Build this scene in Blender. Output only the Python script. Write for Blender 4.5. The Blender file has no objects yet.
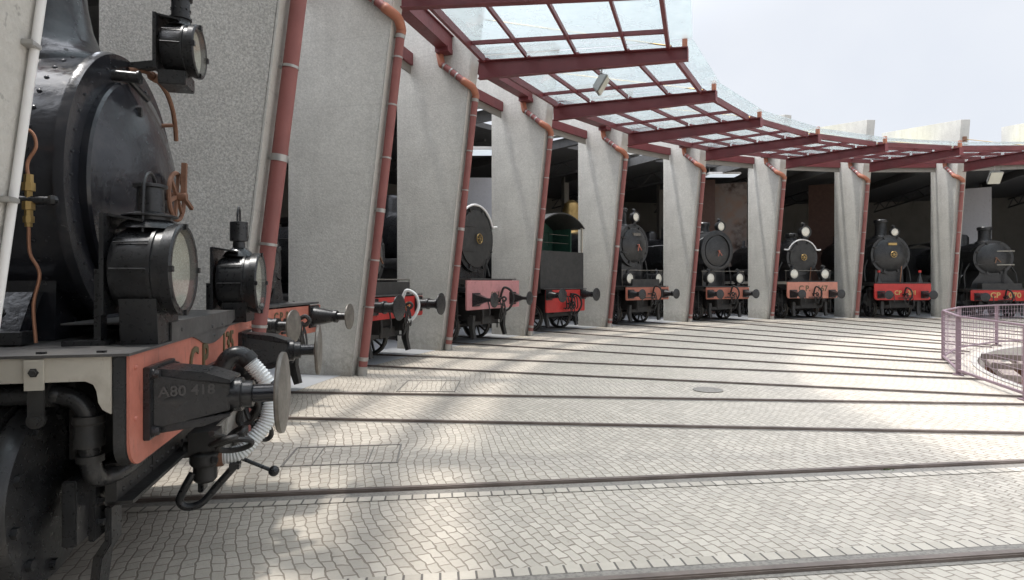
import bpy, bmesh, math, random
from mathutils import Vector as V, Matrix
random.seed(7)
PI = math.pi
S = bpy.context.scene
COL = S.collection

# ------------------------------------------------------------------ place
OX, OY = 17.885, 6.445          # turntable centre
R = 21.19                       # radius of the pier feet
T0 = 3.3667; DT = -0.2129       # angle of pier 0 and angular pitch
CAMH = 1.715
def ang(k): return T0 + k*DT
def ang_track(k): return T0 + (k-.5435)*DT
def pol(r, th): return V((OX+r*math.cos(th), OY+r*math.sin(th), 0))
SHIFT = {2:-.0095, 3:.0103, 4:.0133, 5:.0075, 6:-.0039, 7:-.009, 8:-.0035, 9:.002}
RB = {0:20.41, 1:20.82, 2:21.23}
def pang(k): return ang(k)+SHIFT.get(k, 0)
def prad(k): return RB.get(k, R+.12)

# ------------------------------------------------------------------ materials
MATS = {}
def nt(name):
    m = bpy.data.materials.new(name); m.use_nodes = True
    t = m.node_tree
    return m, t, t.nodes['Principled BSDF']
def N(t, typ, **kw):
    n = t.nodes.new(typ)
    for k, v in kw.items(): setattr(n, k, v)
    return n
def inp(n, **kw):
    for k, v in kw.items(): n.inputs[k.replace('_', ' ')].default_value = v
def mixc(t, fac, a, b, blend='MIX'):
    m = N(t, 'ShaderNodeMix', data_type='RGBA', blend_type=blend)
    for i, x in ((0, fac), (6, a), (7, b)):
        if hasattr(x, 'links') or isinstance(x, bpy.types.NodeSocket): t.links.new(x, m.inputs[i])
        else: m.inputs[i].default_value = x if i == 0 else (*x, 1)
    return m.outputs[2]
def ramp(t, src, p0, p1, c0=(0,0,0), c1=(1,1,1)):
    r = N(t, 'ShaderNodeValToRGB'); e = r.color_ramp.elements
    e[0].position = p0; e[1].position = p1; e[0].color = (*c0, 1); e[1].color = (*c1, 1)
    t.links.new(src, r.inputs[0]); return r.outputs[0]
def noise(t, scale, detail=4, rough=.55, coord=None):
    n = N(t, 'ShaderNodeTexNoise'); inp(n, Scale=scale, Detail=detail, Roughness=rough)
    if coord is not None: t.links.new(coord, n.inputs['Vector'])
    return n.outputs['Fac']
def bump(t, b, h, strength, dist):
    n = N(t, 'ShaderNodeBump'); inp(n, Strength=strength, Distance=dist)
    t.links.new(h, n.inputs['Height']); t.links.new(n.outputs[0], b.inputs['Normal'])
def paint(name, col, rough=.4, metal=0, var=.25, scale=6, bumps=.15, dirt=(.09,.075,.06), dirtamt=.25, spec=.5):
    m, t, b = nt(name)
    g = N(t, 'ShaderNodeTexCoord').outputs['Object']
    n1 = noise(t, scale, 5, .6, g); n2 = noise(t, scale*7, 3, .5, g)
    mp_ = N(t, 'ShaderNodeMapping'); mp_.inputs['Scale'].default_value = (1, 1, .22); t.links.new(g, mp_.inputs[0]); n3 = noise(t, scale*4.5, 4, .65, mp_.outputs[0])
    dark = tuple(c*(1-var) for c in col); lite = tuple(min(1, c*(1+var)) for c in col)
    c = mixc(t, ramp(t, n1, .3, .7), dark, lite)
    c2 = mixc(t, ramp(t, n1, .56, .75, (0,0,0), (dirtamt,)*3), c, dirt)
    c2 = mixc(t, ramp(t, n3, .60, .74, (0,0,0), (dirtamt*1.1,)*3), c2, tuple(x*.55 for x in dirt))
    t.links.new(c2, b.inputs['Base Color'])
    rr = N(t, 'ShaderNodeMapRange'); inp(rr, To_Min=max(.05, rough-.12), To_Max=min(1, rough+.2))
    t.links.new(n2, rr.inputs[0]); t.links.new(rr.outputs[0], b.inputs['Roughness'])
    b.inputs['Metallic'].default_value = metal
    b.inputs['Specular IOR Level'].default_value = spec
    if bumps: bump(t, b, n2, bumps, .004)
    MATS[name] = m; return m
black = paint('black_paint', (.021,.0215,.023), .27, var=.4, dirtamt=.4, dirt=(.045,.04,.036))
black_old = paint('black_dull_paint', (.030,.029,.028), .5, var=.35, dirtamt=.5, dirt=(.045,.037,.03))
black_gloss = paint('black_gloss_paint', (.020,.021,.026), .17, var=.4, scale=3, dirtamt=.5, bumps=.5, dirt=(.075,.07,.066))
grey_plate = paint('worn_footplate', (.075,.072,.07), .5, var=.3, scale=4, dirtamt=.5, dirt=(.11,.1,.085))
red_fresh = paint('signal_red_paint', (.50,.035,.03), .42, var=.12, dirtamt=.25, dirt=(.25,.03,.02))
red_faded = paint('faded_red_paint', (.50,.17,.12), .5, var=.22, scale=5, dirtamt=.55, dirt=(.24,.09,.065))
red_salmon = paint('salmon_red_paint', (.6,.25,.18), .5, var=.12, dirtamt=.25, dirt=(.35,.14,.1))
red_brick = paint('brick_red_paint', (.44,.155,.105), .5, var=.15, dirtamt=.3, dirt=(.2,.07,.05))
red_pink = paint('pink_weathered_paint', (.55,.25,.25), .62, var=.12, dirtamt=.45, dirt=(.3,.12,.1))
steel_red = paint('oxide_red_steel', (.155,.036,.04), .42, var=.15, scale=2, dirtamt=.25, dirt=(.1,.035,.035))
pipe_red = paint('downpipe_red', (.27,.095,.085), .5, var=.1, scale=3, dirtamt=.2, dirt=(.3,.12,.1))
pipe_new = paint('terracotta_elbow', (.40,.15,.09), .5, var=.1, dirtamt=.1)
clamp = paint('galvanised_clamp', (.42,.41,.39), .4, metal=.6, var=.1, dirtamt=.1)
cream = paint('cream_paint', (.50,.465,.40), .55, var=.1, scale=5, dirtamt=.55, dirt=(.2,.16,.12))
white_paint = paint('white_paint', (.78,.77,.76), .45, var=.05, dirtamt=.15, dirt=(.5,.48,.44))
rust = paint('rusty_iron', (.20,.10,.062), .75, var=.3, scale=12, dirtamt=.4, dirt=(.08,.045,.03))
rail_m = paint('rusty_rail', (.15,.118,.10), .5, var=.3, scale=3, dirtamt=.5, dirt=(.24,.215,.19))
brass = paint('brass', (.42,.29,.12), .35, metal=.9, var=.2, dirtamt=.4, dirt=(.1,.07,.03))
gold = paint('gold_lettering', (.55,.40,.14), .45, var=.1, dirtamt=.1)
bronze = paint('bronze_letters', (.13,.105,.055), .5, var=.2, metal=.3)
copper = paint('copper_pipe', (.38,.19,.12), .4, metal=.7, var=.2)
bare = paint('worn_steel', (.17,.155,.135), .45, metal=.35, var=.3, scale=9, dirtamt=.6, dirt=(.3,.28,.25))
hose_w = paint('white_hose', (.66,.68,.68), .5, var=.06, dirtamt=.2, dirt=(.4,.38,.35))
rubber = paint('black_rubber', (.012,.012,.012), .5, var=.2)
mauve = paint('mauve_railing_paint', (.22,.155,.18), .5, var=.12, dirtamt=.3, dirt=(.3,.2,.2))
mesh_m = paint('mesh_wire', (.34,.26,.30), .5, var=.1)
lens_m = paint('lamp_reflector', (.74,.71,.62), .22, metal=.15, var=.08, scale=12, dirtamt=.3, dirt=(.4,.34,.24))
green = paint('dark_green_paint', (.03,.095,.068), .5, var=.2)
timber = paint('weathered_timber', (.22,.18,.155), .8, var=.3, scale=14, dirtamt=.5, dirt=(.26,.22,.19))
gravel = paint('groove_grit', (.23,.21,.185), .9, var=.35, scale=40, dirtamt=.4, dirt=(.1,.09,.075))
flood_m = paint('lamp_housing', (.33,.33,.32), .45, metal=.4, var=.1)
yellow_m = paint('yellow_sheet', (.36,.34,.13), .6, var=.1)
panel_w = paint('white_board', (.55,.55,.58), .7, var=.05)
panel_brown = paint('brown_board', (.075,.04,.03), .8, var=.15)
panel_grey = paint('shed_wall_render', (.24,.23,.205), .9, var=.15, scale=.6, dirtamt=.4)
roof_m = paint('shed_roof_lining', (.11,.11,.11), .8, var=.15)
flood_g = paint('lamp_front', (.55,.55,.48), .3, var=.05)

def concrete(name, col, speck, sc):
    m, t, b = nt(name)
    tc = N(t, 'ShaderNodeTexCoord').outputs['Object']
    big = noise(t, .9, 5, .6, tc)
    mp = N(t, 'ShaderNodeMapping'); mp.inputs['Scale'].default_value = (1.6, 1.6, .16)
    t.links.new(tc, mp.inputs[0])
    streak = noise(t, 1.4, 4, .6, mp.outputs[0])
    fine = noise(t, sc, 3, .75, tc)
    vo = N(t, 'ShaderNodeTexVoronoi'); inp(vo, Scale=sc*.8); t.links.new(tc, vo.inputs['Vector'])
    c = mixc(t, ramp(t, big, .3, .7), tuple(x*.86 for x in col), tuple(x*1.1 for x in col))
    c = mixc(t, ramp(t, streak, .5, .75, (0,0,0), (.38,)*3), c, tuple(x*.62 for x in col))
    c = mixc(t, ramp(t, fine, .38, .62, (speck,)*3, (0,0,0)), c, tuple(x*.38 for x in col))
    c = mixc(t, ramp(t, vo.outputs['Distance'], .05, .3, (speck*.8,)*3, (0,0,0)), c, tuple(min(.8, x*1.75) for x in col))
    # formwork lifts: faint horizontal day joints
    sx = N(t, 'ShaderNodeSeparateXYZ'); t.links.new(tc, sx.inputs[0])
    md = N(t, 'ShaderNodeMath', operation='PINGPONG'); md.inputs[1].default_value = .61
    t.links.new(sx.outputs[2], md.inputs[0])
    c = mixc(t, ramp(t, md.outputs[0], .0, .018, (.25,)*3, (0,0,0)), c, tuple(x*.6 for x in col))
    med = noise(t, 7, 5, .7, tc); c = mixc(t, ramp(t, med, .52, .72, (0,0,0), (.4,)*3), c, tuple(x*.7 for x in col))
    pit = noise(t, 22, 2, .5, tc); c = mixc(t, ramp(t, pit, .66, .72, (0,0,0), (.5,)*3), c, tuple(x*.4 for x in col))
    # splashed dirt on the foot, broken up by noise
    hz = N(t, 'ShaderNodeMath', operation='MULTIPLY_ADD'); hz.inputs[1].default_value = 1.0; t.links.new(sx.outputs[2], hz.inputs[0])
    nn_ = N(t, 'ShaderNodeMath', operation='MULTIPLY'); nn_.inputs[1].default_value = 1.1; t.links.new(med, nn_.inputs[0]); t.links.new(nn_.outputs[0], hz.inputs[2])
    c = mixc(t, ramp(t, hz.outputs[0], .62, 1.05, (.5,)*3, (0,0,0)), c, (.17,.155,.13))
    t.links.new(c, b.inputs['Base Color']); b.inputs['Roughness'].default_value = .9
    bump(t, b, fine, .8, .008)
    return m
conc = concrete('pier_concrete', (.60,.585,.54), .3, 26)
conc_rough = concrete('pebbledash_concrete', (.62,.60,.555), .62, 40)
conc_plain = concrete('plain_concrete', (.56,.54,.50), .12, 30)
conc_white = concrete('pale_concrete', (.6,.49,.47), .15, 20)

def paving():
    m, t, b = nt('stone_setts')
    geo = N(t, 'ShaderNodeNewGeometry').outputs['Position']
    def wcoord(rot, warp1, warp2):
        mp = N(t, 'ShaderNodeMapping'); mp.inputs['Rotation'].default_value = (0, 0, rot); t.links.new(geo, mp.inputs[0])
        a = N(t, 'ShaderNodeTexNoise'); inp(a, Scale=.33, Detail=1.0); t.links.new(geo, a.inputs['Vector'])
        s1 = N(t, 'ShaderNodeVectorMath', operation='SUBTRACT'); s1.inputs[1].default_value = (.5,.5,.5); t.links.new(a.outputs['Color'], s1.inputs[0])
        m1 = N(t, 'ShaderNodeVectorMath', operation='SCALE'); m1.inputs['Scale'].default_value = warp1; t.links.new(s1.outputs[0], m1.inputs[0])
        a2 = N(t, 'ShaderNodeTexNoise'); inp(a2, Scale=5.5, Detail=2.0); t.links.new(geo, a2.inputs['Vector'])
        s2 = N(t, 'ShaderNodeVectorMath', operation='SUBTRACT'); s2.inputs[1].default_value = (.5,.5,.5); t.links.new(a2.outputs['Color'], s2.inputs[0])
        m2 = N(t, 'ShaderNodeVectorMath', operation='SCALE'); m2.inputs['Scale'].default_value = warp2; t.links.new(s2.outputs[0], m2.inputs[0])
        ad = N(t, 'ShaderNodeVectorMath', operation='ADD'); t.links.new(mp.outputs[0], ad.inputs[0]); t.links.new(m1.outputs[0], ad.inputs[1])
        ad2 = N(t, 'ShaderNodeVectorMath', operation='ADD'); t.links.new(ad.outputs[0], ad2.inputs[0]); t.links.new(m2.outputs[0], ad2.inputs[1])
        return ad2.outputs[0]
    co = wcoord(math.radians(72), 1.05, .075)
    br = N(t, 'ShaderNodeTexBrick', offset=.5, squash=1.0)
    inp(br, Scale=1.0, Mortar_Size=.0065, Mortar_Smooth=.5, Bias=0.0, Brick_Width=.112, Row_Height=.08)
    br.inputs['Color1'].default_value = (.385,.343,.287,1); br.inputs['Color2'].default_value = (.505,.455,.385,1)
    br.inputs['Mortar'].default_value = (.25,.21,.168,1)
    t.links.new(co, br.inputs['Vector'])
    big = noise(t, .28, 4, .6, geo); mid = noise(t, 2.2, 4, .6, geo); fine = noise(t, 45, 3, .6, geo)
    c = mixc(t, ramp(t, big, .38, .68, (0,0,0), (.35,)*3), br.outputs['Color'], (.53,.48,.41))
    c = mixc(t, ramp(t, mid, .55, .8, (0,0,0), (.3,)*3), c, (.26,.24,.21))
    c = mixc(t, .5, c, mixc(t, fine, (.42,.42,.42), (.62,.62,.62)), 'OVERLAY')
    spots = noise(t, 9, 3, .7, geo); c = mixc(t, ramp(t, spots, .62, .74, (0,0,0), (.45,)*3), c, (.2,.18,.15))
    # keep the joints visible through the stains
    c = mixc(t, ramp(t, br.outputs['Fac'], .2, .9, (0,0,0), (.65,)*3), c, (.24,.2,.16))
    t.links.new(c, b.inputs['Base Color'])
    b.inputs['Roughness'].default_value = .72
    inv = N(t, 'ShaderNodeMath', operation='MULTIPLY_ADD'); inv.inputs[1].default_value = -1; inv.inputs[2].default_value = 1
    t.links.new(br.outputs['Fac'], inv.inputs[0])
    ad = N(t, 'ShaderNodeMath', operation='MULTIPLY_ADD'); ad.inputs[1].default_value = .35; t.links.new(fine, ad.inputs[0]); t.links.new(inv.outputs[0], ad.inputs[2])
    bump(t, b, ad.outputs[0], .55, .012)
    return m
setts = paving()
def border():
    m, t, b = nt('border_setts')
    tc = N(t, 'ShaderNodeTexCoord').outputs['UV']
    br = N(t, 'ShaderNodeTexBrick', offset=0.0)
    inp(br, Scale=1.0, Mortar_Size=.008, Mortar_Smooth=.3, Brick_Width=.105, Row_Height=.2)
    br.inputs['Color1'].default_value = (.385,.343,.287,1); br.inputs['Color2'].default_value = (.505,.455,.385,1); br.inputs['Mortar'].default_value = (.13,.115,.1,1)
    t.links.new(tc, br.inputs['Vector'])
    geo = N(t, 'ShaderNodeNewGeometry').outputs['Position']
    fine = noise(t, 30, 3, .6, geo)
    c = mixc(t, .5, br.outputs['Color'], mixc(t, fine, (.4,.4,.4), (.62,.62,.62)), 'OVERLAY')
    t.links.new(c, b.inputs['Base Color']); b.inputs['Roughness'].default_value = .75
    inv = N(t, 'ShaderNodeMath', operation='SUBTRACT'); inv.inputs[0].default_value = 1; t.links.new(br.outputs['Fac'], inv.inputs[1])
    bump(t, b, inv.outputs[0], .5, .01)
    return m
border_m = border()
def floor_mat():
    m, t, b = nt('shed_floor_concrete')
    geo = N(t, 'ShaderNodeNewGeometry').outputs['Position']
    n = noise(t, .6, 5, .6, geo)
    t.links.new(mixc(t, n, (.35,.36,.37), (.5,.51,.53)), b.inputs['Base Color']); b.inputs['Roughness'].default_value = .28
    return m
floor_m = floor_mat()
def glass_mat(name, dirtc, dirt, tint):
    m = bpy.data.materials.new(name); m.use_nodes = True; t = m.node_tree; t.nodes.clear()
    out = N(t, 'ShaderNodeOutputMaterial')
    tr = N(t, 'ShaderNodeBsdfTransparent'); tr.inputs[0].default_value = (*tint, 1)
    gl = N(t, 'ShaderNodeBsdfGlossy'); gl.inputs['Roughness'].default_value = .05
    df = N(t, 'ShaderNodeBsdfDiffuse'); df.inputs[0].default_value = (*dirtc, 1)
    tl = N(t, 'ShaderNodeBsdfTranslucent'); tl.inputs[0].default_value = (*dirtc, 1)
    m0 = N(t, 'ShaderNodeMixShader'); m0.inputs[0].default_value = .7; t.links.new(df.outputs[0], m0.inputs[1]); t.links.new(tl.outputs[0], m0.inputs[2])
    geo = N(t, 'ShaderNodeNewGeometry').outputs['Position']
    nz = ramp(t, noise(t, 1.3, 4, .6, geo), .3, .75, (dirt*.8,)*3, (dirt*1.2,)*3)
    m1 = N(t, 'ShaderNodeMixShader'); t.links.new(nz, m1.inputs[0]); t.links.new(tr.outputs[0], m1.inputs[1]); t.links.new(m0.outputs[0], m1.inputs[2])
    lw = N(t, 'ShaderNodeLayerWeight'); lw.inputs[0].default_value = .5
    pw = N(t, 'ShaderNodeMath', operation='POWER'); pw.inputs[1].default_value = 3.5; t.links.new(lw.outputs['Facing'], pw.inputs[0])
    fr = N(t, 'ShaderNodeMath', operation='MULTIPLY_ADD'); fr.inputs[1].default_value = .45; fr.inputs[2].default_value = .025; t.links.new(pw.outputs[0], fr.inputs[0])
    m2 = N(t, 'ShaderNodeMixShader'); t.links.new(fr.outputs[0], m2.inputs[0]); t.links.new(m1.outputs[0], m2.inputs[1]); t.links.new(gl.outputs[0], m2.inputs[2])
    t.links.new(m2.outputs[0], out.inputs[0]); return m
roof_glass = glass_mat('canopy_glass', (.64,.69,.69), .34, (.79,.83,.835))
lamp_glass = glass_mat('lamp_glass', (.7,.7,.68), .12, (.95,.96,.95))
def poster_mat():
    m, t, b = nt('machine_poster')
    tc = N(t, 'ShaderNodeTexCoord').outputs['Object']
    vo = N(t, 'ShaderNodeTexVoronoi', feature='SMOOTH_F1'); inp(vo, Scale=1.1); t.links.new(tc, vo.inputs['Vector'])
    n = noise(t, 1.6, 4, .6, tc)
    c = mixc(t, ramp(t, vo.outputs['Distance'], .3, .5), (.05,.03,.025), (.28,.19,.15))
    c = mixc(t, ramp(t, n, .42, .62), (.26,.22,.2), c)
    t.links.new(c, b.inputs['Base Color']); b.inputs['Roughness'].default_value = .8
    return m
poster_m = poster_mat()

# ------------------------------------------------------------------ mesh builder
class MB:
    def __init__(s): s.v = []; s.f = []
    def add(s, vs, fs):
        o = len(s.v); s.v += [tuple(x) for x in vs]; s.f += [tuple(o+i for i in f) for f in fs]; return s
    def box(s, c, d, rot=None):
        c = V(c); h = [x/2 for x in d]; vs = []
        for sx in (-1, 1):
            for sy in (-1, 1):
                for sz in (-1, 1):
                    p = V((sx*h[0], sy*h[1], sz*h[2]))
                    if rot is not None: p = rot @ p
                    vs.append(c+p)
        return s.add(vs, [(0,1,3,2),(4,6,7,5),(0,4,5,1),(2,3,7,6),(0,2,6,4),(1,5,7,3)])
    def bar(s, p0, p1, w, h, up=V((0,0,1))):
        p0 = V(p0); p1 = V(p1); d = (p1-p0).normalized(); r = d.cross(up).normalized(); u = r.cross(d)
        vs = [p+r*(a*w/2)+u*(b*h/2) for p in (p0, p1) for a, b in ((-1,-1),(1,-1),(1,1),(-1,1))]
        return s.add(vs, [(3,2,1,0),(4,5,6,7),(0,1,5,4),(1,2,6,5),(2,3,7,6),(3,0,4,7)])
    def rev(s, prof, o, ax, n=24, rot=0, cap=True):
        """profile [(distance along axis, radius)] turned round the axis"""
        o = V(o); ax = V(ax).normalized()
        a = V((0,0,1)) if abs(ax.z) < .9 else V((1,0,0))
        e1 = ax.cross(a).normalized(); e2 = ax.cross(e1)
        vs = []; fs = []
        for t, r in prof:
            for i in range(n):
                q = 2*PI*i/n+rot
                vs.append(o+ax*t+(e1*math.cos(q)+e2*math.sin(q))*max(r, 1e-4))
        for j in range(len(prof)-1):
            for i in range(n):
                k = (i+1) % n
                fs.append((j*n+i, j*n+k, (j+1)*n+k, (j+1)*n+i))
        if cap:
            fs.append(tuple(range(n))[::-1]); L = (len(prof)-1)*n; fs.append(tuple(L+i for i in range(n)))
        return s.add(vs, fs)
    def cyl(s, p0, p1, r0, r1=None, n=16):
        p0 = V(p0); p1 = V(p1); L = (p1-p0).length
        return s.rev([(0, r0), (L, r0 if r1 is None else r1)], p0, p1-p0, n)
    def hexes(s, pts, ax, r, h):
        for p in pts: s.rev([(-.004, r*1.35), (h*.25, r*1.35), (h*.26, r), (h, r*.95)], p, ax, 6)
        return s
    def domes(s, pts, ax, r):
        for p in pts: s.rev([(-.002, r), (r*.4, r*.85), (r*.75, r*.35)], p, ax, 6)
        return s
    def tube(s, pts, r, n=8, closed=False, rad=None):
        pts = [V(p) for p in pts]; m = len(pts); vs = []; fs = []
        T = []
        for i in range(m):
            if closed: d = pts[(i+1) % m]-pts[i-1]
            else: d = pts[min(i+1, m-1)]-pts[max(i-1, 0)]
            T.append(d.normalized())
        a = V((0,0,1)) if abs(T[0].z) < .9 else V((1,0,0))
        e = T[0].cross(a).normalized()
        for i in range(m):
            e = (e-T[i]*e.dot(T[i])).normalized(); g = T[i].cross(e)
            rr = rad[i] if rad else r
            for j in range(n):
                q = 2*PI*j/n; vs.append(pts[i]+(e*math.cos(q)+g*math.sin(q))*rr)
        for i in range(m if closed else m-1):
            for j in range(n):
                k = (j+1) % n; b = ((i+1) % m)*n
                fs.append((i*n+j, i*n+k, b+k, b+j))
        if not closed:
            fs.append(tuple(range(n))[::-1]); fs.append(tuple((m-1)*n+i for i in range(n)))
        return s.add(vs, fs)
    def prism(s, poly, o, ex, ey, ez, d):
        o = V(o); ex = V(ex); ey = V(ey); ez = V(ez); n = len(poly)
        a = [o+ex*p[0]+ey*p[1] for p in poly]; b = [p+ez*d for p in a]
        fs = [tuple(range(n))[::-1], tuple(n+i for i in range(n))]
        fs += [(i, (i+1) % n, n+(i+1) % n, n+i) for i in range(n)]
        return s.add(a+b, fs)
    def sphere(s, c, r, n=12, sc=(1,1,1)):
        prof = [(-r*math.cos(PI*i/(n//2)), r*math.sin(PI*i/(n//2))) for i in range(n//2+1)]
        o = len(s.v); s.rev(prof, (0,0,0), (0,0,1), n, cap=False)
        for i in range(o, len(s.v)):
            v = s.v[i]; s.v[i] = (c[0]+v[0]*sc[0], c[1]+v[1]*sc[1], c[2]+v[2]*sc[2])
        return s
    def build(s, name, mat, parent=None, bevel=0, smooth=True):
        me = bpy.data.meshes.new(name); me.from_pydata(s.v, [], s.f)
        bm = bmesh.new(); bm.from_mesh(me)
        bmesh.ops.recalc_face_normals(bm, faces=bm.faces)
        if bevel:
            ed = [e for e in bm.edges if len(e.link_faces) == 2 and e.calc_face_angle(0) > .6]
            bmesh.ops.bevel(bm, geom=ed, offset=bevel, segments=2, affect='EDGES', clamp_overlap=True)
        bm.to_mesh(me); bm.free()
        if smooth:
            me.polygons.foreach_set('use_smooth', [True]*len(me.polygons))
            me.set_sharp_from_angle(angle=math.radians(38))
        me.materials.append(mat)
        o = bpy.data.objects.new(name, me); COL.objects.link(o)
        if parent is not None: o.parent = parent
        return o
def arc(c, r, a0, a1, n, plane='xz'):
    out = []
    for i in range(n+1):
        a = a0+(a1-a0)*i/n; p, q = r*math.cos(a), r*math.sin(a)
        if plane == 'xz': out.append((c[0]+p, c[1], c[2]+q))
        elif plane == 'yz': out.append((c[0], c[1]+p, c[2]+q))
        else: out.append((c[0]+p, c[1]+q, c[2]))
    return out
def bez(pts, n=20):
    """Catmull-Rom through points"""
    P = [V(p) for p in pts]; P = [P[0]*2-P[1]]+P+[P[-1]*2-P[-2]]; out = []
    for i in range(1, len(P)-2):
        for j in range(n):
            t = j/n; a, b, c, d = P[i-1:i+3]
            out.append(.5*((2*b)+(c-a)*t+(2*a-5*b+4*c-d)*t*t+(3*b-a-3*c+d)*t**3))
    out.append(P[-2]); return out
def empty(name, loc, rz=0):
    o = bpy.data.objects.new(name, None); o.location = loc; o.rotation_euler = (0, 0, rz)
    o.empty_display_size = .3; COL.objects.link(o); return o
def tag(o, label=None, cat=None, group=None, kind=None):
    if label: o['label'] = label
    if cat: o['category'] = cat
    if group: o['group'] = group
    if kind: o['kind'] = kind
    return o
def text(name, body, loc, h, mat, parent, ex=(0,1,0), ey=(0,0,1), depth=.006, space=1.0, wide=1.0, align='CENTER'):
    cu = bpy.data.curves.new(name, 'FONT'); cu.body = body; cu.size = h*1.4; cu.extrude = depth
    cu.align_x = align; cu.align_y = 'CENTER'; cu.space_character = space; cu.offset = .004*h/.15; cu.resolution_u = 3
    tmp = bpy.data.objects.new('tmp', cu); COL.objects.link(tmp)
    dg = bpy.context.evaluated_depsgraph_get()
    me = bpy.data.meshes.new_from_object(tmp.evaluated_get(dg))
    bpy.data.objects.remove(tmp); bpy.data.curves.remove(cu)
    ex = V(ex).normalized(); ey = V(ey).normalized(); ez = ex.cross(ey)
    M = Matrix((ex, ey, ez)).transposed().to_4x4(); M.translation = V(loc)
    me.transform(M @ Matrix.Diagonal((wide, 1, 1, 1))); me.materials.clear(); me.materials.append(mat); me.name = name
    o = bpy.data.objects.new(name, me); COL.objects.link(o); o.parent = parent; return o

# ------------------------------------------------------------------ ground
def sector(name, mat, r0, r1, a0, a1, z, n=64, kind='structure', parent=None, thick=0):
    mb = MB(); vs = []; fs = []
    for i in range(n+1):
        a = a0+(a1-a0)*i/n
        for r in (r0, r1): p = pol(r, a); vs.append((p.x, p.y, z))
    for i in range(n): fs.append((2*i, 2*i+1, 2*i+3, 2*i+2))
    if thick:
        m = len(vs); vs += [(x, y, zz-thick) for x, y, zz in vs]
        fs += [(2*i+m, 2*i+2+m, 2*i+3+m, 2*i+1+m) for i in range(n)]
        for i in range(n):
            fs += [(2*i, 2*i+2, 2*i+2+m, 2*i+m), (2*i+1, 2*i+1+m, 2*i+3+m, 2*i+3)]
        fs += [(0, m, m+1, 1), (2*n, 2*n+1, 2*n+1+m, 2*n+m)]
    mb.add(vs, fs); o = mb.build(name, mat, parent, smooth=False)
    if kind: tag(o, kind=kind)
    return o
PIT = 10.1
sector('ground', setts, PIT, 260, 0, 2*PI, 0, 96)
sector('turntable_pit_floor', setts, .01, PIT, 0, 2*PI, -.3, 64)
mbw = MB(); vs = []; fs = []
for i in range(96):
    a = 2*PI*i/96
    for r, z in ((PIT, -.31), (PIT, .02), (PIT+.1, .02), (PIT+.1, -.02)):
        p = pol(r, a); vs.append((p.x, p.y, z))
for i in range(96):
    j = (i+1) % 96
    for k in range(3): fs.append((4*i+k, 4*i+k+1, 4*j+k+1, 4*j+k))
mbw.add(vs, fs); tag(mbw.build('turntable_pit_wall', conc_plain, smooth=False), 'pale low kerb round the turntable pit inside the mauve railing', 'pit wall')
AL, AR = ang(-4.5), ang(11.5)
sector('shed_floor', floor_m, R+.25, R+17, AL, AR, .004, 80)

# ------------------------------------------------------------------ tracks
TRACK_LABEL = {0:'track in the setts at the very bottom of the view, nearest the camera',
 1:'track running under the biggest locomotive, the one with three lamps', 2:'track running to the locomotive behind the pebbledash pier',
 3:'track running to the bright red beam with the white hose', 4:'track running to the pink beamed locomotive',
 5:'track running to the open backed black cab', 6:'track running to the locomotive with the red door handle',
 7:'track running to the locomotive with the wide ringed smokebox', 8:'track running to the locomotive lettered C.P. 167',
 9:'track running to the black locomotive with the bright red beam and gold boss', 10:'track running to the locomotive numbered 070 behind the railing'}
G2 = .834
for k in range(1, 11):
    th = ang_track(k); d = V((math.cos(th), math.sin(th), 0)); n = V((-d.y, d.x, 0)); o0 = V((OX, OY, 0))
    root = empty('railway_track', pol(R-5, th), 0); tag(root, 'rusty sunken '+TRACK_LABEL[k], 'track', 'railway tracks fanning out from the turntable')
    off = -root.location
    for s in (-1, 1):
        a = o0+d*(PIT+.3)+n*(s*G2)+off; b = o0+d*(R+12)+n*(s*G2)+off
        mb = MB(); mb.bar(a+V((0,0,-.03)), b+V((0,0,-.03)), .062, .12); mb.build('rail', rail_m, root, bevel=.008)
        # flangeway filled with grit between rail and setts, inner side; thin joint outside
        w = .10 if k == 1 else .055; q = n*(-s*(.031+w/2)); mb = MB(); z = V((0,0,.004))
        p0 = a+q+z; p1 = b+q+z; e = n*(w/2)
        mb.add([p0-e, p1-e, p1+e, p0+e], [(0,1,2,3)])
        q = n*(s*(.031+.018)); p0 = a+q+z; p1 = b+q+z; e = n*.018
        mb.add([p0-e, p1-e, p1+e, p0+e], [(0,1,2,3)])
        mb.build('flangeway', gravel, root, smooth=False)
        for side, q0 in (((-s, .031+w+.048),) if k == 1 else ()):
            q = n*(side*q0); mb = MB(); p0 = a+q+z*1.5; p1 = b+q+z*1.5; e = n*.048
            mb.add([p0-e, p1-e, p1+e, p0+e], [(0,1,2,3)])
            o = mb.build('sett_border', border_m, root, smooth=False)
            uv = o.data.uv_layers.new(); L = (p1-p0).length
            co = {0:(0,0), 1:(L,0), 2:(L,.12), 3:(0,.12)}
            for lp in o.data.loops: u_ = co[lp.vertex_index]; uv.data[lp.index].uv = (u_[0]+k*.37, u_[1]+.013)

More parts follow.
